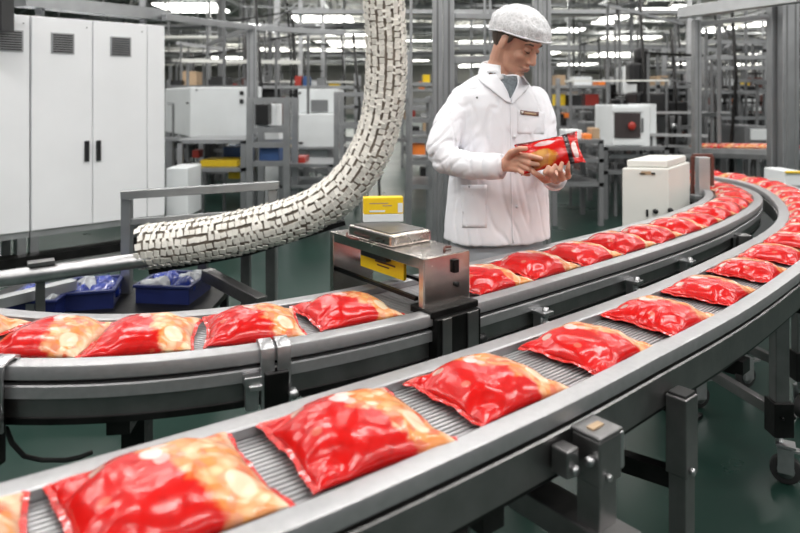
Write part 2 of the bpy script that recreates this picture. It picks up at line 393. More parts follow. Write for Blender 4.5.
strap_clamp(px_s(PB, SB, 277, 350)); strap_clamp(px_s(PB, SB, -8, 367))

# legs of the front conveyor
def legA():
    # leg with the big clamping block
    s = px_s(PA, SA, 556, 390); c, t, r = frame_at(PA, SA, s, 1, .172); R = Rm(t, r)
    p = c+r*.040
    g = mb(); g.box(p+V((0, 0, .62)), (.054, .050, .22), R); leg = g.build('leg', 'panel', A, bevel=.003)
    g = mb(); g.box(p+V((0, 0, .695)), (.068, .062, .085), R); g.box(p+V((0, 0, .742)), (.073, .066, .008), R); bk = g.build('clamp_block', 'panel', A, bevel=.004)
    g = mb(); g.box(p-t*.004+V((0, 0, .7475)), (.034, .014, .003), R); g.build('slot_plate', 'tan', bk)
    g = mb(); g.box(c-t*.070+r*.022+V((0, 0, .700)), (.034, .038, .050), R); g.build('clamp_block', 'panel', A, bevel=.004)
    g = mb(); bolt(g, p-t*.034+r*.016+V((0, 0, .702)), -t, .009, .016); g.build('bolt', 'steel', A); g = mb(); bolt(g, p-t*.012+r*.031+V((0, 0, .670)), r, .006, .008); bolt(g, c-t*.070+r*.041+V((0, 0, .690)), r, .009, .008); g.build('bolt', 'steel', A)
    g = mb(); g.box(p+t*.044+r*.012+V((0, 0, .698)), (.012, .030, .070), R); g.tube([p+t*.034+V((0, 0, .698)), p+t*.055+V((0, 0, .698))], .009, 8)
    g.build('locking_lever', 'steel', A, bevel=.006)
    g = mb(); g.beam(p+r*.07+V((0, 0, .545)), p-r*.62+V((0, 0, .545)), .075, .05); g.build('crossbar', 'panel', A, bevel=.003)
    g = mb(); g.beam(p+r*.05+t*.0+V((0, 0, .45)), p+r*.05+V((0, 0, .02)), .05, .05); g.build('leg', 'dark_steel', A)
    g = mb(); g.beam(p-r*.50+V((0, 0, .45)), p-r*.50+V((0, 0, .02)), .05, .05); g.build('leg', 'dark_steel', A)
    g = mb(); g.beam(p-r*.50+t*.15+V((0, 0, .36)), p+r*.02-t*.45+V((0, 0, .36)), .05, .05); g.build('crossbar', 'dark_steel', A, bevel=.003)
    # leg with the tall sleeve
    s = px_s(PA, SA, 641, 342); c, t, r = frame_at(PA, SA, s, 1, .172); R = Rm(t, r); p = c+r*.026
    g = mb(); g.box(p+V((0, 0, .33)), (.045, .040, .66), R); leg = g.build('leg', 'panel', A, bevel=.003)
    g = mb(); g.box(p+V((0, 0, .605)), (.054, .049, .175), R); sl = g.build('leg_sleeve', 'panel', A, bevel=.003)
    g = mb(); g.box(p+V((0, 0, .696)), (.046, .040, .006), R); g.build('end_plug', 'rubber', sl)
    g = mb()
    for dz in (.54, .66): bolt(g, p+t*.030+V((0, 0, dz)), t, .006, .006)
    g.build('bolt', 'steel', sl); g = mb(); bolt(g, p-t*.012+r*.027+V((0, 0, .535)), r, .008, .008); g.build('bolt', 'steel', sl)
    g = mb(); g.beam(p+V((0, 0, .50)), p-r*.40-t*.1+V((0, 0, .50)), .03, .04); g.build('crossbar', 'dark_steel', A)
legA()
def caster_leg(P3, wheel_rot, label_T=A, top=.70):
    x, y = P3
    g = mb(); g.bb(x-.024, x+.024, y-.024, y+.024, .19, top); leg = g.build('leg', 'panel', A, bevel=.003)
    g = mb(); g.bb(x-.034, x+.034, y-.034, y+.034, .17, .29); bolt(g, V((x-.01, y-.034, .24)), V((0, -1, 0))); bolt(g, V((x+.034, y-.01, .235)), V((1, 0, 0)), .012, .014); g.build('leg_foot', 'dark_steel', leg, bevel=.004)
    g = mb(); g.bb(x-.032, x+.032, y-.032, y+.032, top-.10, top+.02); g.bb(x-.04, x+.07, y-.03, y+.03, top-.09, top-.05)
    for dx in (-.015, .015): bolt(g, V((x+dx, y-.032, top-.06)), V((0, -1, 0)), .005)
    g.build('leg_sleeve', 'panel', leg, bevel=.003)
    a = V((cos(wheel_rot), sin(wheel_rot), 0)); n = V((-a.y, a.x, 0)); c = V((x, y, .052))+a*.02
    w = mb(); w.tube([c-n*.014, c+n*.014], .050, 24); wh = w.build('caster_wheel', 'rubber', leg, bevel=.004)
    w = mb(); w.tube([c-n*.018, c+n*.018], .028, 16); w.build('caster_hub', 'steel', leg)
    w = mb()
    for k in (-1, 1): w.box(c+n*.023*k+V((0, 0, .035)), (.05, .005, .085), Rm(a, n))
    w.box(c+V((0, 0, .085)), (.06, .052, .008), Rm(a, n)); w.tube([V((x, y, .13)), V((x, y, .18))], .012, 10); w.box(c+a*.05+V((0, 0, .07)), (.05, .03, .008), Rm(a, n)); w.build('caster_fork', 'steel', leg)
def xy(px, Y): return ((px-400)*Y/F, Y)
caster_leg(xy(779, 2.30), -.5)
caster_leg(xy(800, 2.75), .6)
caster_leg(xy(742, 3.05), .3)
g = mb(); a = V((*xy(779, 2.30), .24)); b = V((*xy(694, 2.75), .24)); g.beam(a, b, .03, .04); g.build('crossbar', 'panel', A, bevel=.002)
g = mb(); a = V((*xy(800, 2.75), .20)); b = V((*xy(708, 3.15), .24)); g.beam(a, b, .03, .04); g.build('crossbar', 'panel', A, bevel=.002)
caster_leg(xy(694, 2.85), .2, top=.62)
# crossbars between both rims underneath
for px, py in ((330, 470), (470, 420), (720, 305), (790, 262)):
    s = px_s(PA, SA, px, py); p, t = ptat(PA, SA, s); r = V((t.y, -t.x, 0))
    g = mb(); g.beam(p-r*.17+V((0, 0, .63)), p+r*.15+V((0, 0, .63)), .05, .035); g.build('crossbar', 'dark_steel', A)
for px, py in ((120, 362), (330, 345), (560, 275), (700, 235), (640, 255), (735, 215)):
    s = px_s(PB, SB, px, py); p, t = ptat(PB, SB, s); r = V((t.y, -t.x, 0))
    g = mb(); g.beam(p-r*.15+V((0, 0, .635)), p+r*.15+V((0, 0, .635)), .05, .04); g.build('crossbar', 'dark_steel', B)
    if px != 330:
        g = mb(); g.beam(p+V((0, 0, .62)), p+V((0, 0, .0)), .055, .055); lg = g.build('leg', 'dark_steel', B)
        g = mb(); g.beam(p+V((0, 0, .0))-r*.16, p+V((0, 0, .0))+r*.16, .06, .03); g.build('leg_foot', 'dark_steel', lg)
# cable under the middle conveyor
g = mb(); pts = [at(6, 428, 1.5), at(12, 443, 1.52), at(24, 456, 1.55), at(42, 460, 1.58), at(66, 460, 1.58), at(80, 457, 1.58), at(92, 452, 1.6)]
g.tube(pts, .006, 8); tag(g.build('power_cable', 'rubber'), 'black cable looping below the middle conveyor by its dark leg', 'cable')

# ------------------------------------------------------------------ packets
def pillow(seed, a=.121, b=.113, H=.042, name='crisp_packet', m_='packet', seals=True, n=52):
    rnd = random.Random(seed); so = V((rnd.uniform(0, 50), rnd.uniform(0, 50), 0))
    creases = [(rnd.choice((-1, 1)), rnd.uniform(-.9, .9), rnd.uniform(-.5, .5), rnd.uniform(.0015, .004)) for _ in range(12)]
    def P(u, v, top):
        x = a*u*(1-.085*(1-v*v)); y = b*v*(1-.09*(1-abs(u)**1.6))
        fu = max(0, 1-abs(u)**2.6)**.66; fv = max(0, 1-abs(v)**2.8)**.58; f = fu*fv
        if top:
            z = .016+H*f
            w = noise.noise(V((x*22, y*14, 0))+so)*.0045*f**.5+noise.noise(V((x*60, y*30, 3))+so)*.0010*f**.4
            for sx, v0, sl, amp in creases:             # creases radiating from the end seals
                d = v-v0-sl*(1-abs(u)); q = (1-abs(u)) if u*sx > 0 else 9
                if q < .75: w -= amp*math.exp(-(d/.07)**2)*math.exp(-((q-.15)/.30)**2)
            for cu in (-1, 1):                            # corner dimples
                for cv in (-1, 1):
                    dd = ((u-cu)**2+(v-cv)**2)**.5; w -= .010*math.exp(-((dd-.42)/.16)**2)*f**.5
            z += w
        else: z = .016-.0158*min(1, f*1.8)
        return V((x, y, max(z, .0004)))
    m = mb(); m.smooth = True
    def warp(k): q = -1+2*k/n; return math.copysign(1-(1-abs(q))**1.25, q)
    U = [warp(k) for k in range(n+1)]
    top = [P(u, v, True) for u in U for v in U]; bot = [P(u, v, False) for u in U for v in U]
    F1 = [(i*(n+1)+j, (i+1)*(n+1)+j, (i+1)*(n+1)+j+1, i*(n+1)+j+1) for i in range(n) for j in range(n)]
    m.add(top, F1); m.add(bot, [f[::-1] for f in F1])
    o = m.build(name, m_, None, origin=(0, 0, 0))
    bm = bmesh.new(); bm.from_mesh(o.data); bmesh.ops.remove_doubles(bm, verts=bm.verts, dist=.0004); bmesh.ops.recalc_face_normals(bm, faces=bm.faces)
    for f in bm.faces: f.smooth = True
    bm.to_mesh(o.data); bm.free()
    for sx in (-1, 1):
        q = mb(); q.smooth = False; N = 40; vs = []
        for j in range(N+1):
            v = -1+2*j/N; p = P(sx, v, False); wv = .0014*sin(v*7+seed)+.0006*sin(v*19)
            z = .016+wv*1.2
            vs += [V((p.x-sx*.003, p.y, z)), V((p.x+sx*(.007+.0007*(j % 2)), p.y*1.005, z-.003+wv*.8)), V((p.x+sx*(.007+.0007*(j % 2)), p.y*1.005, z-.0042+wv*.8)), V((p.x-sx*.003, p.y, z-.0015))]
        fs = []
        for j in range(N):
            for k in range(4): fs.append((4*j+k, 4*j+(k+1) % 4, 4*j+4+(k+1) % 4, 4*j+4+k))
        q.add(vs, fs+[(0, 1, 2, 3), (4*N+3, 4*N+2, 4*N+1, 4*N)]); q.build('end_seal', 'seal', o, origin=(0, 0, 0))
    return o
protos = [pillow(i) for i in range(5)]
used = set(); cnt = [0]
def place_packet(P, S, s, label, group, yaw=0., sc=1., lat=0., dz=0., pitch=0.):
    k = cnt[0] % 5; cnt[0] += 1
    o = protos[k] if k not in used else dup(protos[k]); used.add(k)
    p, t = ptat(P, S, s); r = V((t.y, -t.x, 0)); p = p+r*lat; sc *= .38+.64*wid(P, S, s)
    o.location = (p.x, p.y, ZR-.0198+dz); o.rotation_euler = (0, pitch, math.atan2(t.y, t.x)+yaw); o.scale = (sc, sc, sc*(1+random.uniform(-.06, .06)))
    return tag(o, label, 'crisp packet', group)
ordn = ['first', 'second', 'third', 'fourth', 'fifth', 'sixth', 'seventh', 'eighth', 'ninth', 'tenth', 'eleventh', 'twelfth', 'thirteenth', 'fourteenth', 'fifteenth', 'sixteenth', 'seventeenth', 'eighteenth', 'nineteenth', 'twentieth', 'twenty-first', 'twenty-second', 'twenty-third', 'twenty-fourth', 'twenty-fifth']
pA = [(167, 488), (357, 426), (490, 379), (590, 340), (662, 310), (714, 286), (750, 266), (778, 251), (798, 238)]
sA = [near(PA, SA, onz(x, y, .79)) for x, y in pA]
sA = [sA[0]-.305]+sA
while sA[-1] < SA[-1]-.3: sA.append(sA[-1]+random.uniform(.235, .25))
yawA = [0, .03, -.06, .0, .05, -.04, .03]
for i, s in enumerate(sA):
    if i == 0: lb = 'red crisp packet just entering at the lower left corner on the front conveyor'
    elif i == 1: lb = 'largest red crisp packet, lying at the lower left on the front conveyor'
    else: lb = f'red crisp packet, {ordn[i-1]} up the front conveyor from the big lower left one'
    place_packet(PA, SA, s, lb, 'red packets on the front conveyor', yawA[i] if i < 7 else random.uniform(-.09, .09), [1.1, 1.12, 1.08, 1.04, 1.05, 1.04][i] if i < 6 else 1.03, random.uniform(-.004, .004))
pBl = [(42, 340), (141, 339), (258, 328), (352, 308)]
sB = [near(PB, SB, onz(x, y, .79)) for x, y in pBl]; sB = [sB[0]-.27]+sB
names = ['red crisp packet cut off by the left edge on the middle conveyor', 'red crisp packet with chip print, leftmost whole one on the middle conveyor',
         'red crisp packet below the blue crates on the middle conveyor', 'red crisp packet above the strap clamp on the middle conveyor', 'red crisp packet about to enter the sheet metal tunnel']
for i, s in enumerate(sB): place_packet(PB, SB, s, names[i], 'red packets on the middle conveyor', [0, .0, .03, -.10, -.02][i], .95)
pBr = [(498, 279), (545, 264.5), (589, 252), (627, 242), (658, 233), (685, 225)]
sR = [near(PB, SB, onz(x, y, .79)) for x, y in pBr]
while sR[-1] < SB[-1]-.2: sR.append(sR[-1]+random.uniform(.225, .24))
for i, s in enumerate(sR):
    place_packet(PB, SB, s, f'red crisp packet, {ordn[i]} past the sheet metal tunnel on the middle conveyor', 'red packets on the middle conveyor', random.uniform(-.07, .07), .97, random.uniform(-.004, .004))

# ------------------------------------------------------------------ tunnel over the middle conveyor
O = V((.065, 1.758, 0)); u = V((-.62, .785, 0)).normalized(); v = V((u.y, -u.x, 0)).normalized(); RT = Matrix((u, v, V((0, 0, 1)))).transposed()
O = onz(424, 259, .922); O.z = 0
def T(a, b, z): return O+u*a+v*b+V((0, 0, z))
def tbox(m, a0, a1, b0, b1, z0, z1): return m.box(T((a0+a1)/2, (b0+b1)/2, (z0+z1)/2), (a1-a0, b1-b0, z1-z0), RT)
tun = thing('detector_tunnel', 'open sheet metal inspection tunnel standing over the middle conveyor', 'machine', T(.23, .085, 0))
LT, WT, ZT = .47, .168, .922
g = mb(); tbox(g, 0, LT, 0, WT, ZT-.003, ZT); tbox(g, 0, LT, -.001, .003, ZT-.030, ZT); tbox(g, 0, LT, WT-.003, WT+.001, ZT-.030, ZT); g.build('top_plate', 'sheet', tun, bevel=.0015)
g = mb(); tbox(g, -.003, .001, 0, WT, .786, ZT); tbox(g, 0, .02, -.002, .001, .786, ZT); ep = g.build('end_panel', 'sheet', tun, bevel=.0015)
g = mb()
for b_, z_ in ((.11, .885), (.115, .835)): bolt(g, T(-.003, b_, z_), -u, .007, .006)
tbox(g, -.012, -.003, .10, .118, .87, .905); g.build('bolt', 'dark_steel', ep)
g = mb(); tbox(g, LT-.004, LT, 0, WT, .60, ZT); tbox(g, LT-.02, LT, -.002, .001, .60, ZT); g.build('rear_panel', 'sheet', tun, bevel=.0015)
g = mb(); tbox(g, .02, LT-.02, WT-.004, WT, .845, ZT-.02); g.build('side_panel', 'sheet', tun)
g = mb(); tbox(g, .05, LT, .01, .022, .795, .805); tbox(g, .05, LT, .14, .152, .795, .805); g.build('guide_rod', 'dark_steel', tun)
g = mb(); tbox(g, .15, .37, .050, .060, .822, .886); lb = g.build('label_plate', 'yellow', tun); lb['label'] = 'yellow printed plate'
g = mb(); tbox(g, .19, .29, .0485, .0499, .852, .857); tbox(g, .22, .28, .0485, .0499, .842, .846); g.build('print_line', 'brown', lb)
g = mb(); tbox(g, .20, .33, .02, .045, .868, .889); g.build('sensor_head', 'black', tun, bevel=.004)
g = mb(); tbox(g, -.035, .055, -.004, WT+.004, .768, .788); tbox(g, -.052, -.012, .004, WT-.004, .60, .77); g.build('end_mount', 'dark_steel', tun, bevel=.003)
g = mb(); tbox(g, -.058, -.052, .018, .05, .62, .77); tbox(g, -.058, -.052, .11, .15, .62, .77); g.build('mount_strap', 'panel', tun, bevel=.002)
g = mb(); bolt(g, T(-.03, WT+.0, .675), v, .014, .03); g.build('knob', 'black', tun)
g = mb(); tbox(g, -.045, -.02, .06, .10, 0, .61); g.build('leg', 'dark_steel', tun)
g = mb(); tbox(g, LT-.03, LT, .04, .13, 0, .61); g.build('leg', 'dark_steel', tun)
cb = thing('control_box', 'flat worn metal box lying on the tunnel top', 'box', T(.25, .08, ZT+.0005))
g = mb(); tbox(g, .155, .375, .006, .160, ZT+.0005, ZT+.036); g.build('housing', 'sheet', cb, bevel=.006)
g = mb(); tbox(g, .175, .360, .022, .145, ZT+.036, ZT+.038); g.build('lid_plate', 'panel', cb)
g = mb(); g.tube([T(.20, -.001, ZT+.012), T(.205, -.012, ZT+.014), T(.235, -.012, ZT+.014), T(.24, -.001, ZT+.012)], .003, 8); g.build('handle', 'dark_steel', cb)
g = mb(); g.tube([T(.29, -.012, ZT+.006), T(.31, -.020, ZT+.006), T(.345, -.018, ZT+.007), T(.36, -.008, ZT+.012)], .004, 8); g.build('cord_stub', 'brown', cb)
yb = thing('label_carton', 'small yellow and white carton standing upright on the tunnel', 'carton', T(.33, .09, ZT+.038))
Rz = Matrix((V((1, .12, 0)).normalized(), V((-.12, 1, 0)).normalized(), V((0, 0, 1)))).transposed(); c0 = onz(383, 221, ZT+.038)
g = mb(); g.box(c0+V((0, 0, .0125)), (.128, .035, .025), Rz); g.build('carton_base', 'white2', yb, bevel=.002)
g = mb(); g.box(c0+V((0, 0, .052)), (.128, .036, .054), Rz); g.build('carton_sleeve', 'yellow', yb, bevel=.003)
g = mb(); g.box(c0+Rz @ V((.054, -.0185, .045)), (.016, .002, .03), Rz); g.box(c0+Rz @ V((-.02, -.0187, .035)), (.05, .001, .006), Rz); g.build('torn_patch', 'white2', yb)
g = mb(); g.box(c0+Rz @ V((-.015, -.0188, .060)), (.06, .001, .003), Rz); g.box(c0+Rz @ V((.012, -.0188, .052)), (.03, .001, .003), Rz); g.build('print_line', 'tan', yb)
g = mb(); g.tube([T(.03, .10, ZT+.004), T(.05, .12, ZT+.006), T(.045, .14, ZT+.005)], .004, 8); tag(g.build('cable_stub', 'brown'), 'short dark cable end on the near corner of the tunnel', 'cable')

# ------------------------------------------------------------------ white tubular chain
def catmull(P, n=12):
    out = []
    for i in range(len(P)-1):
        p0, p1, p2, p3 = P[max(i-1, 0)], P[i], P[i+1], P[min(i+2, len(P)-1)]
        for k in range(n):
            t = k/n; out.append(.5*((2*p1)+(p2-p0)*t+(2*p0-5*p1+4*p2-p3)*t*t+(3*p1-p0-3*p2+p3)*t**3))
    out.append(P[-1]); return out
cp = [at(142, 247, 3.27), at(200, 240, 3.31), at(255, 229, 3.36), at(300, 216, 3.40), at(336, 196, 3.44), at(363, 165, 3.47), at(380, 125, 3.5), at(386, 80, 3.5), at(386, 40, 3.5), at(384, 0, 3.5), at(383, -90, 3.5)]
cpath = catmull(cp, 10)
L = [0]
for a, b in zip(cpath[:-1], cpath[1:]): L.append(L[-1]+(b-a).length)
def cp_at(s):
    for i in range(len(cpath)-1):
        if L[i+1] >= s: break
    f = (s-L[i])/(L[i+1]-L[i]); return cpath[i].lerp(cpath[i+1], f), (cpath[min(i+2, len(cpath)-1)]-cpath[max(i-1, 0)]).normalized()
ch = thing('tube_chain', 'thick ivory plated chain hose rising in a big curve to the ceiling', 'chain hose', cp[0]-V((0, 0, .12)))
g = mb(); g.tube(cpath, .092, 20); g.build('core', 'chain_core', ch)
m = mb(); NC = 16; pitch = .031; s = 0; row = 0; up0 = V((0, -1, 0))
while s < L[-1]-.02:
    p, t = cp_at(s); x = t.cross(up0).normalized(); y = x.cross(t).normalized()
    for k in range(NC):
        th = 2*pi*(k+.5)/NC
        nrm = x*cos(th)+y*sin(th); tg = nrm.cross(t)
        t2 = (t+nrm*(.24+random.uniform(-.10, .16))+tg*random.uniform(-.20, .20)).normalized(); n2 = tg.cross(t2); n2 = n2 if n2.dot(nrm) > 0 else -n2; tg2 = t2.cross(n2)
        c = p+nrm*(.108+random.uniform(-.003, .003))+t*(pitch*.33*(k % 3)+random.uniform(-.004, .004))
        m.box(c, (.030+random.uniform(-.006, .003), pitch*random.uniform(.80, 1.02), .005), Matrix((tg2, t2, n2)).transposed())
        if random.random() < .48:
            th2 = th+pi/NC; nr2 = x*cos(th2)+y*sin(th2); tg3 = nr2.cross(t); ta = (t+tg3*random.uniform(-.5, .5)).normalized(); tb = nr2.cross(ta)
            m.box(p+nr2*.107+t*pitch*(.25+.4*(k % 2)), (.020, pitch*random.uniform(.35, .6), .006), Matrix((tb, ta, nr2)).transposed())
    s += pitch; row += 1
m.build('plate_rows', 'chain', ch)
g = mb(); a, b = onz(-60, 287, .55), onz(150, 259, .56); g.tube([a, b, b+(b-a).normalized()*.15], .037, 24); pp = thing('steel_pipe', 'polished steel pipe running into the end of the ivory chain hose', 'pipe', (a+b)/2-V((0, 0, .55)))
g.build('pipe', 'steel', pp)
c = onz(41, 273, .555); d = (b-a).normalized(); n_ = V((-d.y, d.x, 0)); Rp = Matrix((d, n_, V((0, 0, 1)))).transposed()
g = mb(); g.tube([c-d*.035, c+d*.035], .041, 20); g.box(c+V((0, 0, .048)), (.11, .06, .02), Rp); g.box(c-V((0, 0, .28))+n_*.06, (.04, .03, .56), Rp); g.build('pipe_bracket', 'panel', pp, bevel=.003)
# grate rail in front of the pipe
g = mb(); a, b = onz(-40, 312, .42), onz(74, 284, .42); g.beam(a, b, .06, .05); o = g.build('guide_rail', 'alu_lt', bevel=.003); tag(o, 'pale metal rail lying in front of the steel pipe at the left', 'rail')
g = mb(); q = a.lerp(b, .6); g.beam(q-V((0, 0, .02)), V((q.x, q.y, 0)), .04); q = a.lerp(b, .2); g.beam(q-V((0, 0, .02)), V((q.x, q.y, 0)), .04); g.build('rail_leg', 'alu', o)

# support under the chain and handrail behind it
st = thing('chain_support_frame', 'grey steel support frame under the ivory chain hose', 'support frame', at(262, 300, 3.7))
g = mb(); g.beam(at(206, 274, 3.4), at(262, 303, 3.1), .06, .06); g.build('crossbar', 'panel', st, bevel=.003)
for x, Y, yt in ((271, 3.5, 236), (246, 3.62, 238), (203, 3.75, 246)):
    p = at(x, yt, Y); g = mb(); g.beam(p, V((p.x, p.y, 0)), .05); g.build('leg', 'panel', st, bevel=.003)
g = mb(); g.beam(at(150, 271, 3.30), at(250, 252, 3.36), .05, .025); g.beam(at(250, 252, 3.36), at(345, 222, 3.42), .05, .025); g.build('tray', 'dark_steel', st)
g = mb(); g.bb(*sorted((at(222, 0, 3.5).x, at(246, 0, 3.5).x)), 3.45, 3.6, .52, .66); g.build('gear_box', 'dark_steel', st, bevel=.01)
hr = thing('handrail', 'grey square tube handrail standing behind the ivory chain hose', 'handrail', at(200, 280, 3.62))
g = mb(); a, b = at(121, 195, 3.52), at(279, 185, 3.72); g.beam(a, b, .045, .045); g.build('top_rail', 'alu', hr, bevel=.003)
for x, Y, yt in ((127, 3.55, 199), (273, 3.74, 189)):
    p = at(x, yt, Y); g = mb(); g.beam(p, V((p.x, p.y, 0)), .05); g.build('post', 'alu', hr, bevel=.003)
g = mb(); g.beam(at(127, 222, 3.55), at(275, 211, 3.73), .03, .03); g.build('lower_rail', 'alu', hr)

# blue crates with film bags
def crate(x0, x1, ytop, Y, ang, label, fill):
    w = (x1-x0)*Y/F; c = at((x0+x1)/2, ytop, Y); H = .13; z1 = c.z; z0 = z1-H
    t = thing('storage_crate', label, 'crate', (c.x, c.y+.14, z0), 'blue crates behind the middle conveyor')
    R = Matrix.Rotation(ang, 3, 'Z'); C0 = V((c.x, c.y+.14, 0)); D = .28
    def q(dx, dy, z): return C0+R @ V((dx, dy, 0))+V((0, 0, z))
    g = mb(); g.box(q(0, 0, z0+.006), (w, D, .012), R)
    for sy in (-1, 1): g.box(q(0, sy*D/2, (z0+z1)/2), (w+.01, .01, H), R); g.box(q(0, sy*(D/2+.008), z1-.008), (w+.03, .016, .016), R)
    for sx in (-1, 1): g.box(q(sx*w/2, 0, (z0+z1)/2), (.01, D, H), R); g.box(q(sx*(w/2+.008), 0, z1-.008), (.016, D+.03, .016), R)
    g.build('crate_body', 'blue', t, bevel=.004)
    for k in range(4):
        m = mb(); m.smooth = True; cx, cy = (-.25+.5*(k % 2))*w, (-.22+.44*(k//2))*D
        m.ball(q(cx, cy, z1-.030), (w*.27, D*.26, .042), R @ Matrix.Rotation(random.uniform(-.3, .3), 3, 'Z'), 22, 14)
        for p in m.v: p += V((noise.noise(p*16), noise.noise(p*16+V((9, 0, 0))), noise.noise(p*22)))*.028
        b_ = m.build('film_bag', 'bluebag' if (k+fill) % 3 else 'clearbag'); tag(b_, f'{"blue" if (k+fill)%3 else "clear grey"} crumpled film bag, {ordn[k]} in the {label.split(",")[0]}', 'bag', 'film bags in the blue crates')
    return z0
zs = [(138, 192, 285, 3.35, -.10, 'dark blue crate right of the others, below the steel pipe end', 0), (58, 103, 291, 3.25, .25, 'dark blue crate in the middle, tilted under the pale rail', 1), (0, 50, 300, 3.1, .1, 'dark blue crate at the left edge, under the pale rail', 2)]
for a_ in zs: crate(*a_)
g = mb(); g.bb(-2.2, -.95, 3.0, 3.75, .27, .30); p0 = g.build('low_shelf', 'dark_steel'); tag(p0, 'low dark shelf holding the blue crates', 'shelf')
for x_, y_ in ((-2.15, 3.05), (-1.0, 3.05), (-2.15, 3.7), (-1.0, 3.7)):
    g = mb(); g.bb(x_-.02, x_+.02, y_-.02, y_+.02, 0, .27); g.build('leg', 'dark_steel', p0)

# ------------------------------------------------------------------ white cabinets
def cab_pt(x):                       # distance along the front plane at picture column x
    P0, P1 = V((-2.84, 5.0, 0)), V((-2.08, 5.70, 0)); d = (P1-P0).normalized(); k = (x-400)/F
    s = (k*P0.y-P0.x)/(d.x-k*d.y); return s
CP0 = V((-2.84, 5.0, 0)); cd = (V((-2.08, 5.70, 0))-CP0).normalized(); cn = V((cd.y, -cd.x, 0)); RC = Matrix((cd, cn, V((0, 0, 1)))).transposed()
def cq(s, o, z): return CP0+cd*s+cn*o+V((0, 0, z))
def cabbox(m, s0, s1, o0, o1, z0, z1): return m.box(cq((s0+s1)/2, (o0+o1)/2, (z0+z1)/2), (s1-s0, o1-o0, z1-z0), RC)
Zc0, Zc1 = .34, 2.0
def cabinet(s0, sd, s1, label, vents=True, handles=True, single=False):
    t = thing('electrical_cabinet', label, 'cabinet', cq((s0+s1)/2, -.3, 0))
    g = mb(); cabbox(g, s0, s1, -.62, -.012, Zc0, Zc1); g.build('body', 'white', t, bevel=.004)
    g = mb(); cabbox(g, s0, s1, -.6, -.02, Zc0-.05, Zc0-.002); g.build('base_rail', 'alu_lt', t)
    for s_ in (s0+.03, s1-.05):
        for o_ in (-.05, -.55):
            g = mb(); cabbox(g, s_-.03, s_+.03, o_-.03, o_+.03, 0, Zc0-.05); g.build('leg', 'alu', t)
    ds = [(s0, s1)] if single else [(s0, (s0+sd)/2), ((s0+sd)/2, sd)]
    if not single:
        g = mb(); cabbox(g, sd+.004, s1, -.012, .002, Zc0, Zc1); g.build('side_strip', 'white', t, bevel=.002)
    for i, (a, b) in enumerate(ds):
        g = mb(); cabbox(g, a+.004, b-.004, -.011, .006, Zc0+.004, Zc1-.004); dr = g.build('door', 'white', t, bevel=.003)
        if vents:
            c = (a+b)/2 if not single else b-.13; z = 1.80
            g = mb(); cabbox(g, c-.085, c+.085, .0, .012, z-.085, z+.08); vf = g.build('vent', 'alu', dr, bevel=.002); 
            g = mb()
            for k in range(8): cabbox(g, c-.072, c+.072, .010, .016, z-.074+k*.0185, z-.063+k*.0185)
            g.build('vent_slats', 'dark_steel', dr)
        if handles:
            hs = b-.045 if i == 0 else a+.045
            g = mb(); cabbox(g, hs-.018, hs+.018, .004, .022, .85, 1.02); g.build('handle', 'black', dr, bevel=.004)
        g = mb()
        for zz in (1.93,):
            cabbox(g, b-.05, b-.04, .004, .009, zz, zz+.01)
        g.build('lock', 'greyp', dr)
s31, s95, s147, s165 = cab_pt(31), cab_pt(94), cab_pt(147), cab_pt(164.5)
cabinet(s31, s147, s165, 'white electrical cabinet with two vented doors and black handles')
cabinet(s31-1.05, None, s31-.008, 'plain white electrical cabinet at the left edge of the picture', vents=True, handles=False, single=True)
g = mb(); cabbox(g, s31-1.2, s165+.1, -.05, .10, .10, .17); cabbox(g, s31-1.2, s31-1.1, -.05, .1, 0, .1); cabbox(g, s165, s165+.1, -.05, .1, 0, .1); tag(g.build('floor_duct', 'dark_steel'), 'dark low duct on the floor below the white cabinets', 'duct')
# overhead tray over the cabinets
tr = thing('cable_tray', 'grey cable tray crossing above the white cabinets', 'cable tray', at(90, 7, 5.2))
g = mb(); g.beam(at(20, 0, 5.0), at(166, 16, 6.2), .16, .10); g.build('tray', 'alu', tr)
for x, Y in ((40, 5.15), (143, 6.0)):
    g = mb(); p = at(x, 8, Y); g.beam(V((p.x, p.y, 1.99)), V((p.x, p.y, 5.3)), .05); g.build('hanger', 'alu', tr)
g = mb(); g.beam(at(-40, 14, 4.7), at(8, 14, 4.7), .15, .26); tag(g.build('fan_box', 'black'), 'black box mounted at the top left above the cabinet', 'box')

# ------------------------------------------------------------------ the inspector
MY = 2.62
def mp(x, y, dY=0): return at(x, y, MY+dY)
yaw = radians(20); tf = V((sin(yaw), -cos(yaw), 0)); tl = V((cos(yaw), sin(yaw), 0))     # torso front and (his) left
hy, hp = radians(44), radians(29)
hf = V((sin(hy)*cos(hp), -cos(hy)*cos(hp), -sin(hp))); hl = V((cos(hy), sin(hy), 0)); hu = hf.cross(hl)
HC = mp(516.5, 43, -.03); HR = Matrix((hf, hl, hu)).transposed()
def H(x, y, z): return HC+HR @ V((x, y, z))
man = thing('person', 'man in white coat and hair net looking down at the crisp packet he holds', 'person', V((mp(498, 100).x, MY, 0)))
def voxel(m, name, mats, parent, size, post=None, it=2):
    o = m.build(name+'_raw', mats, None, origin=(0, 0, 0))
    md = o.modifiers.new('r', 'REMESH'); md.mode = 'VOXEL'; md.voxel_size = size; md.use_smooth_shade = True
    sm = o.modifiers.new('s', 'SMOOTH'); sm.factor = .5; sm.iterations = it
    dg = bpy.context.evaluated_depsgraph_get(); me = bpy.data.meshes.new_from_object(o.evaluated_get(dg)); me.name = name
    bpy.data.objects.remove(o)
    if post: post(me)
    r = bpy.data.objects.new(name, me); COL.objects.link(r); po = V(parent['_o']); r.parent = parent; r.location = -po; r['_o'] = (0, 0, 0)
    me.materials.clear(); me.materials.append(M[mats])
    me.polygons.foreach_set('use_smooth', [True]*len(me.polygons)); me.update()
    return r
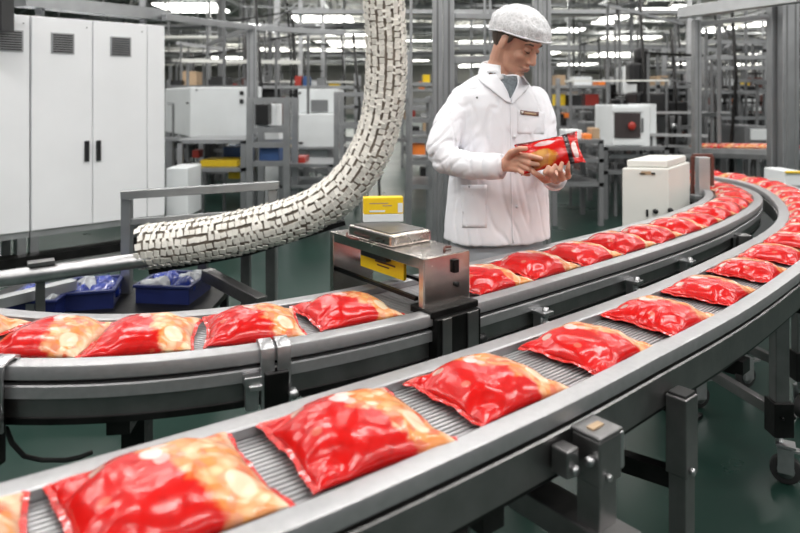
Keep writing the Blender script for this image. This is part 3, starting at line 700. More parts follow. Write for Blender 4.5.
# --- body
b = mb()
b.ball(H(-.012, 0, .028), (.100, .077, .092), HR, 28, 18)           # skull
b.ball(H(.028, 0, -.035), (.068, .059, .080), HR, 24, 16)           # face
b.ball(H(.030, 0, -.075), (.056, .052, .045), HR, 20, 12)           # jaw
b.ball(H(.068, 0, -.104), (.022, .026, .020), HR, 16, 10)           # chin
b.ball(H(.076, 0, .030), (.022, .052, .016), HR, 16, 10)            # brow
for k in (-1, 1):
    b.ball(H(.062, .040*k, -.026), (.024, .022, .020), HR, 14, 10)  # cheekbones
    b.ball(H(.084, .030*k, .006), (.012, .015, .010), HR, 14, 10)   # eyelids
    b.ball(H(-.004, .083*k, -.004), (.019, .009, .032), HR @ Matrix.Rotation(.25*k, 3, 'Z'), 16, 10)   # ears
    b.ball(H(-.002, .082*k, .012), (.020, .009, .016), HR, 12, 8)
    b.ball(H(.094, .011*k, -.042), (.011, .008, .008), HR, 10, 8)   # nostrils
b.caps([H(.088, 0, .016), H(.099, 0, -.012), H(.109, 0, -.036)], [.008, .010, .0125])   # nose
b.ball(H(.090, 0, -.066), (.014, .024, .006), HR, 14, 8); b.ball(H(.087, 0, -.078), (.014, .020, .007), HR, 14, 8)   # lips
b.caps([H(-.030, 0, -.02), mp(503, 62, .02), mp(500, 80, .03)], [.060, .058, .070], 20)  # neck
bc = lambda y, x=497: mp(x, y)
for (x, y, a, d) in ():
    pass
b.loft([(bc(250), tl*.165, tf*.11), (bc(215), tl*.155, tf*.105), (bc(170), tl*.15, tf*.10), (bc(120), tl*.16, tf*.105), (bc(95), tl*.13, tf*.09), (bc(80), tl*.07, tf*.06)], 28)
hip = V((mp(497, 250).x, MY, .76))
for k in (-1, 1):
    p = hip+tl*.09*k; b.caps([p+V((0, 0, -.02)), p+tf*.01-V((0, 0, .32)), p-V((0, 0, .66))], [.085, .055, .045], 16)
    b.caps([p-V((0, 0, .68)), p-V((0, 0, .71))+tf*.13], [.042, .032], 12)
# arms
shR, elR, wrR = mp(465, 103, -.035), mp(442, 152, -.14), at(500, 166, 2.33)
shL, elL, wrL = mp(530, 103, .045), mp(541, 155, -.02), at(556, 177, 2.36)
b.caps([shR, elR, at(480, 166.5, 2.375), wrR], [.040, .032, .028, .026], 14); b.caps([shL, elL, wrL], [.040, .032, .026], 14)
# right hand (picture left): palm under the packet, thumb over its top
def hp_(x, y, Y): return at(x, y, Y)
kn = [hp_(517, 154.5, 2.275), hp_(520, 159.5, 2.262), hp_(520, 164.5, 2.262), hp_(517, 169, 2.27)]
for k_ in kn: b.caps([wrR, wrR.lerp(k_, .5)+V((0, 0, 0)), k_], [.021, .0155, .0125], 10)
b.ball(wrR.lerp(kn[1], .55), (.030, .016, .028), None, 14, 10)
b.caps([kn[0], hp_(530, 156, 2.215), hp_(541, 158.5, 2.21)], [.0105, .0095, .0078], 10)
b.caps([kn[1], hp_(530, 163.5, 2.215), hp_(538, 164.5, 2.222)], [.0105, .0095, .0078], 10)
b.caps([kn[2], hp_(528, 169, 2.225), hp_(535, 170, 2.24)], [.010, .0090, .0075], 10)
b.caps([kn[3], hp_(523, 173.5, 2.24), hp_(529, 174.5, 2.25)], [.0090, .0080, .0070], 10)
b.caps([wrR.lerp(kn[0], .35), hp_(511, 153, 2.27), hp_(519, 149, 2.235), hp_(526, 148.5, 2.225)], [.018, .0135, .0108, .0085], 10)
# left hand (picture right): cupped below, fingertips up over the front
kn2 = [hp_(548, 177, 2.235), hp_(555, 179, 2.235), hp_(562, 178.5, 2.24), hp_(568, 176, 2.25)]
wl = wrL
for k_ in kn2: b.caps([wl, wl.lerp(k_, .5), k_], [.022, .016, .0125], 10)
b.caps([kn2[0], hp_(545, 172.5, 2.205), hp_(548.5, 167, 2.21)], [.0100, .0092, .0075], 10)
b.caps([kn2[1], hp_(552, 172, 2.20), hp_(555, 165.5, 2.205)], [.0102, .0094, .0076], 10)
b.caps([kn2[2], hp_(560, 170, 2.20), hp_(562, 163.5, 2.205)], [.0102, .0094, .0076], 10)
b.caps([kn2[3], hp_(568, 168, 2.215), hp_(568.5, 162, 2.215)], [.0095, .0085, .0070], 10)
b.caps([wl.lerp(kn2[0], .4), hp_(545, 180, 2.27), hp_(538, 175, 2.235), hp_(533, 172.5, 2.225)], [.018, .0135, .0105, .0085], 10)
def face_post(me):
    inv = HR.transposed()
    for vtx in me.vertices:
        q = inv @ (vtx.co-HC)
        if q.length > .2: continue
        for k in (-1, 1):
            d = sqrt((q.y-.030*k)**2+(q.z-.006)**2)
            if q.x > .05: q.x -= .007*math.exp(-(d/.017)**2)*(1-.6*math.exp(-((q.z-.002)/.006)**2))
            if q.x > .04:
                d = sqrt((q.y-.036*k)**2+(q.z+.06)**2); q.x -= .006*math.exp(-(d/.018)**2); q.y -= k*.004*math.exp(-(d/.02)**2)
        if q.x > .07: q.x -= .007*math.exp(-((q.z+.0720)/.0028)**2)*math.exp(-(q.y/.026)**4)
        vtx.co = HC+HR @ q
body = voxel(b, 'body', 'skin', man, .0036, face_post, 2)
def curve_strip(pts, r, name, m_, parent): g = mb(); g.tube(pts, r, 8); return g.build(name, m_, parent)
for k in (-1, 1):
    curve_strip([H(.086, .014*k, .024), H(.0935, .026*k, .031), H(.087, .040*k, .032), H(.074, .053*k, .024)], [.0022, .0038, .0034, .0016], 'eyebrow', 'hair', body)
    curve_strip([H(.087, .018*k, .001), H(.0905, .027*k, -.003), H(.0885, .036*k, -.003), H(.079, .045*k, .002)], [.0012, .0022, .0022, .0012], 'eyelashes', 'hair', body)
curve_strip([H(.086, -.024, -.0735), H(.0975, -.011, -.0715), H(.100, 0, -.0725), H(.0975, .011, -.0715), H(.086, .024, -.0735)], [.001, .003, .0032, .003, .001], 'lips', 'lip', body)
# hair, net
def shell(c, r, cut, name, m_, parent, n=48, mm=28, wob=0., dens=1):
    vs = []; fs = []; idx = {}
    g = mb(); g.smooth = True
    for i in range(mm+1):
        for k in range(n):
            ph = 2*pi*k/n; zc = cut(cos(ph), sin(ph))
            tmax = math.acos(max(-1, min(1, (zc-c[2])/r[2]))); t = tmax*i/mm
            q = V((c[0]+r[0]*sin(t)*cos(ph), c[1]+r[1]*sin(t)*sin(ph), c[2]+r[2]*cos(t)))
            if wob: q += V((cos(ph), sin(ph), .3))*wob*(noise.noise(q*38)+.6*sin(ph*23)*(i/mm)**3)
            vs.append(H(*q))
    fs = [(i*n+k, (i+1)*n+k, (i+1)*n+(k+1) % n, i*n+(k+1) % n) for i in range(mm) for k in range(n)]
    g.add(vs, fs); o = g.build(name, m_, parent)
    s_ = o.modifiers.new('t', 'SOLIDIFY'); s_.thickness = .0015 if wob else .004
    return o, vs[-n:]
shell((-.014, 0, .030), (.106, .0825, .100), lambda c, s: .035 if c > .45 else (.028 if c > .05 else (-.012 if c > -.35 else -.06)), 'hair', 'hair', man)
curve_strip([H(.022, -.0775, .045), H(.020, -.0785, .02), H(.016, -.079, .004)], [.011, .009, .004], 'hair', 'hair', man)
net, rimv = shell((-.008, 0, .050), (.135, .108, .100), lambda c, s: .040+.020*c if c > 0 else .040+.045*c, 'hair_net', 'net', man, wob=.005)
g = mb(); g.tube(rimv+[rimv[0]], .0035, 6, False); g.build('elastic_band', 'tee', net)
# coat
c = mb()
RG = [(497, 238, .222, .155), (497, 222, .219, .152), (498, 200, .212, .146), (499, 175, .205, .140), (499, 150, .202, .137), (498, 125, .200, .134), (496, 106, .196, .127), (495, 95, .182, .116), (496, 87, .155, .102), (498, 80, .118, .088), (500, 75, .088, .078)]
c.loft([(mp(x, y), tl*a, tf*d) for x, y, a, d in RG], 48, .88)
c.caps([mp(464, 101, -.045), mp(450, 122, -.09), mp(441, 150, -.14), mp(446, 160, -.155)], [.063, .063, .060, .056], 22)
c.caps([mp(446, 160, -.155), at(470, 166, 2.40), at(495, 166.5, 2.335)], [.058, .053, .044], 22)
c.caps([mp(533, 101, .055), mp(541, 122, .03), mp(543, 152, -.01)], [.063, .061, .056], 22)
c.caps([mp(543, 152, -.01), at(550, 170, 2.46), at(555, 178, 2.39)], [.056, .048, .040], 22)
def coat_post(me):
    for vtx in me.vertices:
        p = vtx.co
        w = noise.noise(V((p.x*9, p.y*9, p.z*3.0)))*.006
        r_ = abs(noise.noise(V((p.x*14+5, p.y*14, p.z*6+p.x*9)))); w -= .004*math.exp(-(r_/.09)**2)
        r2 = abs(noise.noise(V((p.x*10, p.y*10, p.z*16-p.x*14)))); 
        d = min((p-elR).length, (p-elL).length); k = math.exp(-(d/.14)**2)
        w -= .009*k*math.exp(-(r2/.10)**2)
        vtx.co = p+vtx.normal*w
coat = voxel(c, 'coat', 'coat', man, .007, coat_post, 3)
# collar band round the neck
ring = []; cc = mp(500.5, 70.5, .01)
g = mb(); g.smooth = True; vs = []; N = 40
for k in range(N+1):
    a_ = radians(28)+(2*pi-radians(56))*k/N; f = abs(k/N-.5)*2
    dv = tl*sin(a_)+tf*cos(a_)
    for (r_, z_) in ((.076, -.012), (.070, .022-.014*f), (.067, .044-.030*f), (.072, .047-.030*f), (.079, .040-.030*f), (.090, -.004-.012*f), (.092, -.014)):
        vs.append(cc+dv*r_+V((0, 0, z_)))
q = 7; g.add(vs, [(k*q+j, (k+1)*q+j, (k+1)*q+(j+1) % q, k*q+(j+1) % q) for k in range(N) for j in range(q)]+[tuple(range(q)), tuple(range(N*q, N*q+q))[::-1]])
collar = g.build('collar', 'coat', coat); cv = [p.copy() for p in g.v]; cf_ = [tuple(f) for f in g.f]
nv_ = len(coat.data.vertices)
bv = BVHTree.FromPolygons([vv.co.copy() for vv in coat.data.vertices]+cv, [tuple(p.vertices) for p in coat.data.polygons]+[tuple(q_+nv_ for q_ in f) for f in cf_])
def proj(x, y, off):
    d = at(x, y, 1.)-V((0, 0, CH)); h, n, _, _ = bv.ray_cast(V((0, 0, CH)), d.normalized())
    if h is None: h = mp(x, y, -.12); n = tf
    return h-d.normalized()*off
def patch(lp, rp, name, m_, parent, off=.004, n=14, mcol=6, th=.004, lift=None):
    def samp(P, t):
        q = t*(len(P)-1); i = min(int(q), len(P)-2); f = q-i; return (P[i][0]*(1-f)+P[i+1][0]*f, P[i][1]*(1-f)+P[i+1][1]*f)
    top = []; 
    for i in range(n+1):
        a_, b_ = samp(lp, i/n), samp(rp, i/n)
        for j in range(mcol+1):
            f = j/mcol; o_ = off+(lift(i/n, f) if lift else 0); top.append(proj(a_[0]*(1-f)+b_[0]*f, a_[1]*(1-f)+b_[1]*f, o_))
    K = mcol+1; nb_ = len(top); back = [p+V((0, th, 0)) for p in top]
    fs = [(i*K+j, i*K+j+1, (i+1)*K+j+1, (i+1)*K+j) for i in range(n) for j in range(mcol)]
    fb = [tuple(q+nb_ for q in f[::-1]) for f in fs]; ed = []
    for j in range(mcol): ed += [(j, j+nb_, j+1+nb_, j+1), (n*K+j+1, n*K+j+1+nb_, n*K+j+nb_, n*K+j)]
    for i in range(n): ed += [(i*K+K, i*K+K+nb_, i*K+nb_, i*K), (i*K+mcol, i*K+mcol+nb_, i*K+K+mcol+nb_, i*K+K+mcol)]
    g = mb(); g.smooth = True; g.add(top+back, fs+fb+ed); return g.build(name, m_, parent)
patch([(497, 75), (502, 83), (507, 92), (510, 98)], [(517, 74), (518, 82), (515, 90), (510.6, 98.5)], 'shirt', 'shirt', man, .002, th=.02)
patch([(488, 70), (494, 74), (500, 80)], [(494, 69), (500, 72), (504, 78)], 'undershirt', 'tee', man, .006, n=6, th=.01)
patch([(480, 71), (477, 79), (487, 87), (496, 94), (508, 103)], [(488, 70), (497, 76), (503, 83), (508, 92), (511, 103)], 'lapel', 'coat', coat, .008, th=.008)
patch([(517, 75), (518, 82), (516, 89), (513, 96), (511, 104)], [(524, 76), (530, 86), (525, 92), (519, 98), (512, 104)], 'lapel', 'coat', coat, .008, th=.008)
# front overlap, pocket, seams, buttons, badge
patch([(510, 103), (510.5, 140), (511, 190), (512.5, 243)], [(511.2, 103), (511.6, 140), (512.2, 190), (513.8, 243)], 'front_edge', 'coat', coat, .004, n=40, mcol=2)
patch([(461, 185), (462, 228)], [(487, 185), (487, 228)], 'pocket', 'coat', coat, .0012, n=10, mcol=8, th=.001)
patch([(517, 110), (517.5, 134)], [(545, 112), (544, 134)], 'chest_pocket', 'coat', coat, .0015, n=8, mcol=8, th=.002)
bd = patch([(520.5, 110), (520.5, 114.2)], [(539, 112.2), (538.6, 116.2)], 'name_badge', 'brown', coat, .006, n=3, mcol=6); bd['label'] = 'small dark brown name badge'
patch([(524.5, 112), (524.5, 114.2)], [(536.5, 113.3), (536.3, 115.3)], 'badge_print', 'tan', bd, .008, n=2, mcol=4, th=.001)
patch([(521.2, 111), (521.2, 113.6)], [(523.4, 111.2), (523.3, 113.8)], 'badge_logo', 'offwhite', bd, .008, n=2, mcol=2, th=.001)
for x, y in ((515, 137), (516, 172), (517, 207)):
    p = proj(x, y, .006); g = mb(); g.tube([p, p+V((0, .004, 0))], .006, 12); g.build('button', 'tee', coat)
p = proj(477, 97.5, .004); g = mb(); g.tube([p, p+V((0, .004, 0))], .004, 8); g.build('snap', 'greyp', coat)
g = mb(); a_ = at(495, 166.5, 2.335); dd = (wrR-at(470, 166, 2.40)).normalized(); g.tube([a_-dd*.03, a_-dd*.028, a_+dd*.026, a_+dd*.026, a_+dd*.0], [.044, .049, .046, .041, .036], 22); g.build('cuff', 'coat', coat)
g = mb(); a_ = at(555, 178, 2.39); dd = (wrL-a_).normalized(); g.tube([a_-dd*.03, a_-dd*.028, a_+dd*.02, a_+dd*.02, a_], [.040, .045, .042, .037, .034], 22); g.build('cuff', 'coat', coat)
# trousers and shoes
tq = mb()
tq.loft([(hip+V((0, 0, .08)), tl*.185, tf*.125), (hip+V((0, 0, .0)), tl*.195, tf*.13), (hip-V((0, 0, .08)), tl*.19, tf*.12)], 32, .9)
for k in (-1, 1):
    p = hip+tl*.098*k; tq.caps([p-V((0, 0, .03)), p+tf*.01-V((0, 0, .34)), p-V((0, 0, .64))], [.098, .078, .068], 20)
voxel(tq, 'trousers', 'trouser', man, .010, None, 3)
for k in (-1, 1):
    p = hip+tl*.098*k; p.z = .045
    g = mb(); g.caps([p-tf*.02, p+tf*.15], [.047, .042], 16)
    for w in g.v: w.z = max(.001, w.z)
    g.build('shoe', 'black', man)
# the packet in his hands
hb = pillow(11, .104, .060, .026, 'held_crisp_packet', 'packet_held')
tag(hb, 'small red and brown crisp packet with yellow chips held by the man', 'crisp packet')
L0, R0 = at(519, 158, 2.27), at(580, 145, 2.235); xa = (R0-L0).normalized(); za = V((-.08, -.82, .50)); za = (za-xa*za.dot(xa)).normalized(); ya = za.cross(xa)
hb.matrix_world = Matrix.Translation((L0+R0)/2-za*.012+V((0, 0, -.006))) @ Matrix((xa, ya, za)).transposed().to_4x4()

# ------------------------------------------------------------------ posts, machines behind
def post(x0, x1, Y, label, ytop=None, ybot=None, m_='alu', group=None, slot=True, d=.08):
    c = (x0+x1)/2; X = (c-400)*Y/F; w = (x1-x0)*Y/F; z1 = 5.3 if ytop is None else CH-(ytop-Y0)*Y/F; z0 = 0 if ybot is None else CH-(ybot-Y0)*Y/F
    t = thing('aluminium_post', label, 'post', (X, Y, z0), group)
    g = mb(); g.bb(X-w/2, X+w/2, Y-d/2, Y+d/2, z0, z1); g.build('profile', m_, t, bevel=.004)
    if slot:
        g = mb(); n = 1 if w < .1 else 2
        for k in range(n):
            xx = X+(k-(n-1)/2)*w/n; g.bb(xx-w/n*.10, xx+w/n*.10, Y-d/2-.0015, Y-d/2+.01, z0+.01, z1-.01)
        g.build('slot', 'greyp', t)
    return t
post(432.5, 442, 4.4, 'tall aluminium post just left of the inspector, left half of the pair')
post(443, 454, 4.5, 'tall aluminium post just left of the inspector, right half of the pair')
post(533, 540.5, 4.7, 'tall aluminium post behind the inspector head, left half of the pair')
post(541.5, 550, 4.8, 'tall aluminium post behind the inspector head, right half of the pair')
post(409.5, 412.5, 4.2, 'thin grey rod hanging from the ceiling right of the chain hose', slot=False, ybot=190, d=.02)
post(247.5, 257.5, 7.2, 'aluminium post behind the ladder-like frame, reaching the overhead beam', ytop=27)
post(693, 700, 6.0, 'slim aluminium post right of the white machine, holding the overhead beam', ytop=20)
post(769, 779, 5.6, 'wide aluminium post at the right edge, left half of the pair')
post(780, 797, 5.5, 'wide aluminium post at the right edge, right half of the pair')
def beam_thing(a, b, w, label, m_='alu', h=None, name='overhead_beam', cat='beam'):
    g = mb(); g.beam(a, b, w, h or w); return tag(g.build(name, m_, bevel=.003), label, cat)
beam_thing(at(680, 13, 6.0), at(800, -4, 5.2), .10, 'pale overhead beam running to the top right corner', 'alu_lt')
beam_thing(at(700, 24, 6.0), at(772, 16, 5.6), .04, 'thin rail just below the pale overhead beam at the right')
beam_thing(at(164, 17, 6.0), at(253, 28, 7.2), .06, 'overhead beam from the cabinet tray to the aluminium post at left')
beam_thing(at(253, 28, 7.2), at(345, 33, 7.4), .06, 'overhead beam from the left aluminium post towards the chain hose')
beam_thing(at(253, 27, 7.2), at(208, 45, 9.0), .05, 'diagonal grey brace left of the tall aluminium post')
beam_thing(at(454, 16, 4.6), at(536, 18, 4.8), .04, 'upper crossbar between the posts behind the inspector')
beam_thing(at(454, 60, 4.6), at(536, 58, 4.8), .05, 'lower crossbar between the posts behind the inspector')
for i, (x, yy) in enumerate(((483.5, 60), (489, 45))):
    post(x, x+2.4, 5.0, ['left thin rod hanging behind the inspector head', 'right thin rod hanging behind the inspector head'][i], ybot=100, slot=False, d=.02)

def frame_rack(name, label, x0, x1, ytop, Y, depth, levels, cat='rack', pw=.05, m_='alu', shelf=True, group=None, zbot=0.):
    X0, X1 = (x0-400)*Y/F, (x1-400)*Y/F; z1 = CH-(ytop-Y0)*Y/F
    t = thing(name, label, cat, ((X0+X1)/2, Y+depth/2, zbot), group)
    for X in (X0+pw/2, X1-pw/2):
        for yy in (Y, Y+depth): g = mb(); g.bb(X-pw/2, X+pw/2, yy-pw/2, yy+pw/2, zbot, z1); g.build('post', m_, t)
    for ly in levels:
        z = CH-(ly-Y0)*Y/F
        g = mb()
        if shelf: g.bb(X0, X1, Y-pw/2, Y+depth+pw/2, z-pw*.5, z+pw*.3); g.build('shelf', m_, t)
        else:
            g.bb(X0, X1, Y-pw*.4, Y+pw*.4, z-pw*.4, z+pw*.4); g.build('rail', m_, t); g = mb(); g.bb(X0, X1, Y+depth-pw*.4, Y+depth+pw*.4, z-pw*.4, z+pw*.4); g.build('rail', m_, t)
    return t
def item(name, label, cat, x0, x1, y0, y1, Y, dp, m_, group=None, bevel=.01):
    X0, X1 = (x0-400)*Y/F, (x1-400)*Y/F; zt, zb = CH-(y0-Y0)*Y/F, CH-(y1-Y0)*Y/F
    g = mb(); g.bb(X0, X1, Y, Y+dp, zb, zt)
    return tag(g.build(name, m_, bevel=bevel), label, cat, group)
def details(o, recs, Y, dp=.02):
    for nm, x0, x1, y0, y1, m_ in recs:
        g = mb(); g.bb((x0-400)*Y/F, (x1-400)*Y/F, Y-dp, Y+.005, CH-(y1-Y0)*Y/F, CH-(y0-Y0)*Y/F); g.build(nm, m_, o, bevel=.003)
# big pale machine housing (left background)
Yh = 7.6
mh = thing('machine_housing', 'large pale machine housing behind the ladder-like frame at left', 'machine', at(215, 200, Yh))
p0, p1, p2 = at(190, 87, Yh), at(262, 87, Yh), at(165, 89, Yh+1.3)
g = mb(); zt, zb = p0.z, CH-(137-Y0)*Yh/F; w0 = V((p0.x, p0.y, 0)); w1 = V((p1.x, p1.y, 0)); w2 = V((p2.x, p2.y, 0)); w3 = w2+(w1-w0)
g.add([w0+V((0, 0, zb)), w1+V((0, 0, zb)), w3+V((0, 0, zb)), w2+V((0, 0, zb)), w0+V((0, 0, zt)), w1+V((0, 0, zt)), w3+V((0, 0, zt)), w2+V((0, 0, zt))], [(0, 1, 5, 4), (1, 2, 6, 5), (2, 3, 7, 6), (3, 0, 4, 7), (4, 5, 6, 7), (3, 2, 1, 0)])
g.build('housing', 'white2', mh, bevel=.01)
details(mh, [('button', 240, 243.5, 91, 95, 'black'), ('button', 240, 243.5, 99, 103.5, 'black'), ('hinge', 186.5, 189, 102, 104, 'greyp'), ('lower_rail', 165, 262, 137, 141, 'alu'), ('hinge', 196, 197.5, 89, 90.5, 'greyp')], Yh)
for x in (170, 258): g = mb(); q = at(x, 140, Yh+.1); g.beam(q, V((q.x, q.y, 0)), .08); g.build('leg', 'alu', mh)
lad = frame_rack('ladder_frame', 'grey ladder-like aluminium frame with square openings left of the chain hose', 247, 290, 98, 6.2, .5, (100, 130, 145, 163.5), pw=.062, shelf=False, cat='frame')
item('motor', 'black motor hanging in the upper opening of the ladder-like frame', 'motor', 255, 268, 104, 125, 6.5, .2, 'black')
item('electric_box', 'pale electric box seen through the ladder-like frame', 'box', 268, 277, 104, 128, 6.9, .3, 'white2')
item('electric_box', 'tall white box standing behind the middle of the ladder-like frame', 'box', 259, 279, 132, 224, 7.05, .3, 'white2')
wt = frame_rack('workbench', 'grey workbench frame under the pale machine housing', 178, 246, 141, 6.6, .7, (141, 169), 'workbench', .05, 'alu')
item('parts_tray', 'yellow plastic tray on the workbench below the pale housing', 'tray', 200, 237, 160, 168, 6.7, .35, 'yellow')
item('blue_bin', 'dark blue bin on the workbench beside the yellow tray', 'bin', 223, 241, 147, 158, 7.1, .3, 'bluebox')
item('red_part', 'small red part on the workbench top left of the yellow tray', 'part', 192, 199, 150, 158, 6.9, .15, 'red')
item('blue_bin', 'blue bin behind the lower bars of the ladder-like frame', 'bin', 259, 279, 147, 162, 6.25, .4, 'bluebox')
item('storage_box', 'small white box on the floor right of the white cabinet', 'box', 166, 188, 168, 217, 5.9, .4, 'white2')
frame_rack('workbench', 'grey workbench right of the ladder-like frame', 279, 333, 164, 6.6, .7, (165, 186), 'workbench', .04, 'alu')
item('red_part', 'red parts heap on the bench right of the ladder-like frame', 'part', 292, 305, 157, 164, 6.7, .3, 'red')
item('yellow_box', 'small yellow box low behind the ladder-like frame', 'box', 228, 240, 172, 179, 6.8, .3, 'yellow')
o = item('white_machine', 'white cabinet with grey window standing on another, left of the chain hose', 'machine', 298, 337, 89, 113, 8.2, 1., 'white2'); details(o, [('window', 311, 328, 100, 112, 'greyp'), ('lock', 299, 301, 92, 94, 'black')], 8.2)
o = item('white_machine', 'lower white machine box with small dark marks, left of the chain hose', 'machine', 291, 334, 114, 147, 7.8, 1., 'white2'); details(o, [('hinge', 297, 299, 116, 118, 'black'), ('hinge', 298, 303, 142, 144, 'black'), ('lower_rail', 289, 338, 147, 149.5, 'alu')], 7.8)
for x in (294, 331): g = mb(); q = at(x, 149, 8.0); g.beam(q, V((q.x, q.y, 0)), .08); g.build('leg', 'alu', o)
item('white_machine', 'white machine base between the ladder-like frame and the chain hose', 'machine', 288, 330, 150, 163, 8.0, .8, 'white2')
frame_rack('open_frame', 'grey upright frame just left of the chain hose', 334, 366, 92, 6.6, .6, (94, 126, 160), pw=.05, shelf=False, cat='frame')
frame_rack('open_frame', 'dark upright frame between the chain hose and the tall post pair', 406, 434, 96, 6.0, .6, (100, 120, 140, 162, 186), pw=.05, cat='frame')
# white machine right of the inspector
wm = thing('packing_machine', 'white box machine on the floor right of the inspector', 'machine', at(650, 240, 3.9))
a0, a1, a3 = at(622, 167, 3.75), at(669, 166, 3.72), at(690, 160, 4.12); zt = a0.z
q0, q1, q2 = V((a0.x, a0.y, 0)), V((a1.x, a1.y, 0)), V((a3.x, a3.y, 0)); q3 = q0+(q2-q1)
zt = CH-(168-Y0)*3.75/F
def hexa(m, z0, z1, ins=0, P4=None):
    P4 = P4 or (q0, q1, q2, q3); cc_ = sum(P4, V((0, 0, 0)))/4; P4 = [p+(cc_-p)*ins for p in P4]
    m.add([p+V((0, 0, z0)) for p in P4]+[p+V((0, 0, z1)) for p in P4], [(0, 1, 5, 4), (1, 2, 6, 5), (2, 3, 7, 6), (3, 0, 4, 7), (4, 5, 6, 7), (3, 2, 1, 0)])
g = mb(); hexa(g, .08, zt); g.build('housing', 'offwhite', wm, bevel=.008)
g = mb(); hexa(g, 0, .08, .06); g.build('plinth', 'dark_steel', wm)
g = mb(); hexa(g, zt, zt+.045, .12); g.build('lid', 'offwhite', wm, bevel=.01)
e = (q1-q0).normalized(); nn = V((e.y, -e.x, 0)); Rw = Matrix((e, -nn, V((0, 0, 1)))).transposed()
def onface(px, py, Y=3.73): 
    k = (px-400)/F; s_ = (k*q0.y-q0.x)/(e.x-k*e.y); p = q0+e*s_; return V((p.x, p.y, CH-(py-Y0)*p.y/F))
g = mb(); g.box(onface(646, 173), (.055, .004, .02), Rw); lb = g.build('label_plate', 'tan', wm); lb['label'] = 'small tan label plate'
g = mb(); g.box(onface(653, 173.5)+nn*.004, (.02, .006, .012), Rw); g.box(onface(642, 173.5)+nn*.004, (.03, .005, .006), Rw); g.build('print_mark', 'black', lb)
g = mb(); g.box(onface(647, 213), (.012, .01, .04), Rw); g.tube([onface(655, 211), onface(655, 211)+nn*.02], .014, 10); g.tube([onface(670, 210), onface(670, 210)+nn*.02], .014, 10); g.build('knob', 'black', wm)
# sensor panel beside it
sp = thing('sensor_stand', 'grey upright sensor panel with brown frame beside the white box machine', 'stand', at(702, 200, 4.15))
Ys = 4.15
g = mb(); g.bb(at(697, 0, Ys).x, at(708, 0, Ys).x, Ys-.03, Ys+.03, at(0, 195, Ys).z, at(0, 157, Ys).z); g.build('panel', 'alu_lt', sp, bevel=.003)
g = mb()
for x_ in (692.5, 712): g.beam(at(x_, 196, Ys+.08), at(x_, 156, Ys+.08), .022)
g.beam(at(692.5, 156, Ys+.08), at(712, 156, Ys+.08), .03); g.build('guard_frame', 'brown', sp, bevel=.004)
g = mb(); g.bb(at(692, 0, Ys).x, at(708, 0, Ys).x, Ys-.05, Ys+.05, at(0, 199, Ys).z, at(0, 195, Ys).z); g.build('base', 'alu', sp, bevel=.003)
g = mb(); p = at(700, 199, Ys); g.beam(p, V((p.x, p.y, 0)), .05); g.build('post', 'alu', sp)

# white cabinet with window, mid distance right
Yw = 7.5
o = item('inspection_cabinet', 'pale cabinet with dark window showing something red, right of the inspector', 'machine', 613, 650, 105, 147, Yw, .7, 'white2')
details(o, [('window', 614, 640, 113, 138, 'screen'), ('window_frame', 612, 642, 107, 112, 'white2'), ('window_frame', 612, 642, 140, 145, 'white2'), ('handle', 641.5, 643, 118, 132, 'greyp')], Yw)
g = mb(); p = at(632, 126, Yw-.05); g.ball(p, (.045, .02, .05)); g.build('red_part', 'red', o)
g = mb(); g.bb(at(650, 0, Yw).x, at(658, 0, Yw).x, Yw+.05, Yw+.7, at(0, 147, Yw).z, at(0, 104, Yw).z); g.build('side_wall', 'white2', o)
frame_rack('workbench', 'grey bench carrying the pale cabinet with the dark window', 603, 668, 147, 7.4, .9, (148, 172), 'workbench', .05, 'greyp')
frame_rack('workbench', 'dark bench with orange box behind the held packet', 552, 603, 141, 7.0, .7, (141, 160, 184), 'workbench', .05, 'greyp')
item('orange_box', 'orange box on the dark bench behind the held packet', 'box', 584, 592, 134, 140, 7.1, .2, 'orange')
item('storage_box', 'pale green box on the dark bench right of the inspector', 'box', 566, 582, 130, 140, 7.2, .3, 'white2')
item('red_part', 'red jug on the dark bench right of the inspector', 'jug', 592, 600, 128, 140, 7.2, .2, 'tan')
# conveyor with red packets in the distance
fc = thing('far_conveyor', 'distant flat conveyor carrying red packets, left of the wide right post', 'conveyor belt', at(735, 190, 6.6))
g = mb(); g.beam(at(700, 150, 8.0), at(800, 152, 6.4), .55, .05); g.build('deck', 'alu_lt', fc)
g = mb(); g.beam(at(700, 154, 7.9), at(800, 157.5, 6.3), .45, .05); g.build('side_frame', 'alu', fc)
for x, Y in ((712, 7.6), (738, 7.2), (766, 6.8)):
    g = mb(); p = at(x, 155, Y); g.beam(p, V((p.x, p.y, 0)), .06); g.build('leg', 'alu', fc)
fp = None
for k in range(15):
    f = k/15; q = at(700, 150, 8.0).lerp(at(800, 152, 6.4), f)+V((0, 0, .026))
    n_o = dup(protos[k % 5]); n_o.location = q; n_o.scale = (.8, .9, 1.0); n_o.rotation_euler = (0, 0, 1.8+random.uniform(-.5, .5)); tag(n_o, 'red crisp packet in the row on the distant flat conveyor', 'crisp packet', 'packets on the distant conveyor')
frame_rack('guard_cage', 'aluminium guard cage behind the distant conveyor', 703, 768, 40, 9.0, 1.4, (42, 68, 92, 118, 146), pw=.06, shelf=False, cat='cage')
o = item('wrapping_machine', 'grey machine with white panel left of the wide right post', 'machine', 745, 769, 126, 146, 8.4, .8, 'greyp'); details(o, [('panel', 750, 767, 129, 140, 'white2')], 8.4)
o = item('white_carton', 'white carton with yellow stripe at the right edge behind the packets', 'carton', 785, 803, 171, 186, 4.9+.2, .3, 'white2'); details(o, [('stripe', 785, 803, 171, 173, 'yellow')], 5.1)
item('low_stand', 'grey low stand under the white carton at the right edge', 'stand', 781, 806, 186, 272, 5.05, .4, 'greyp')
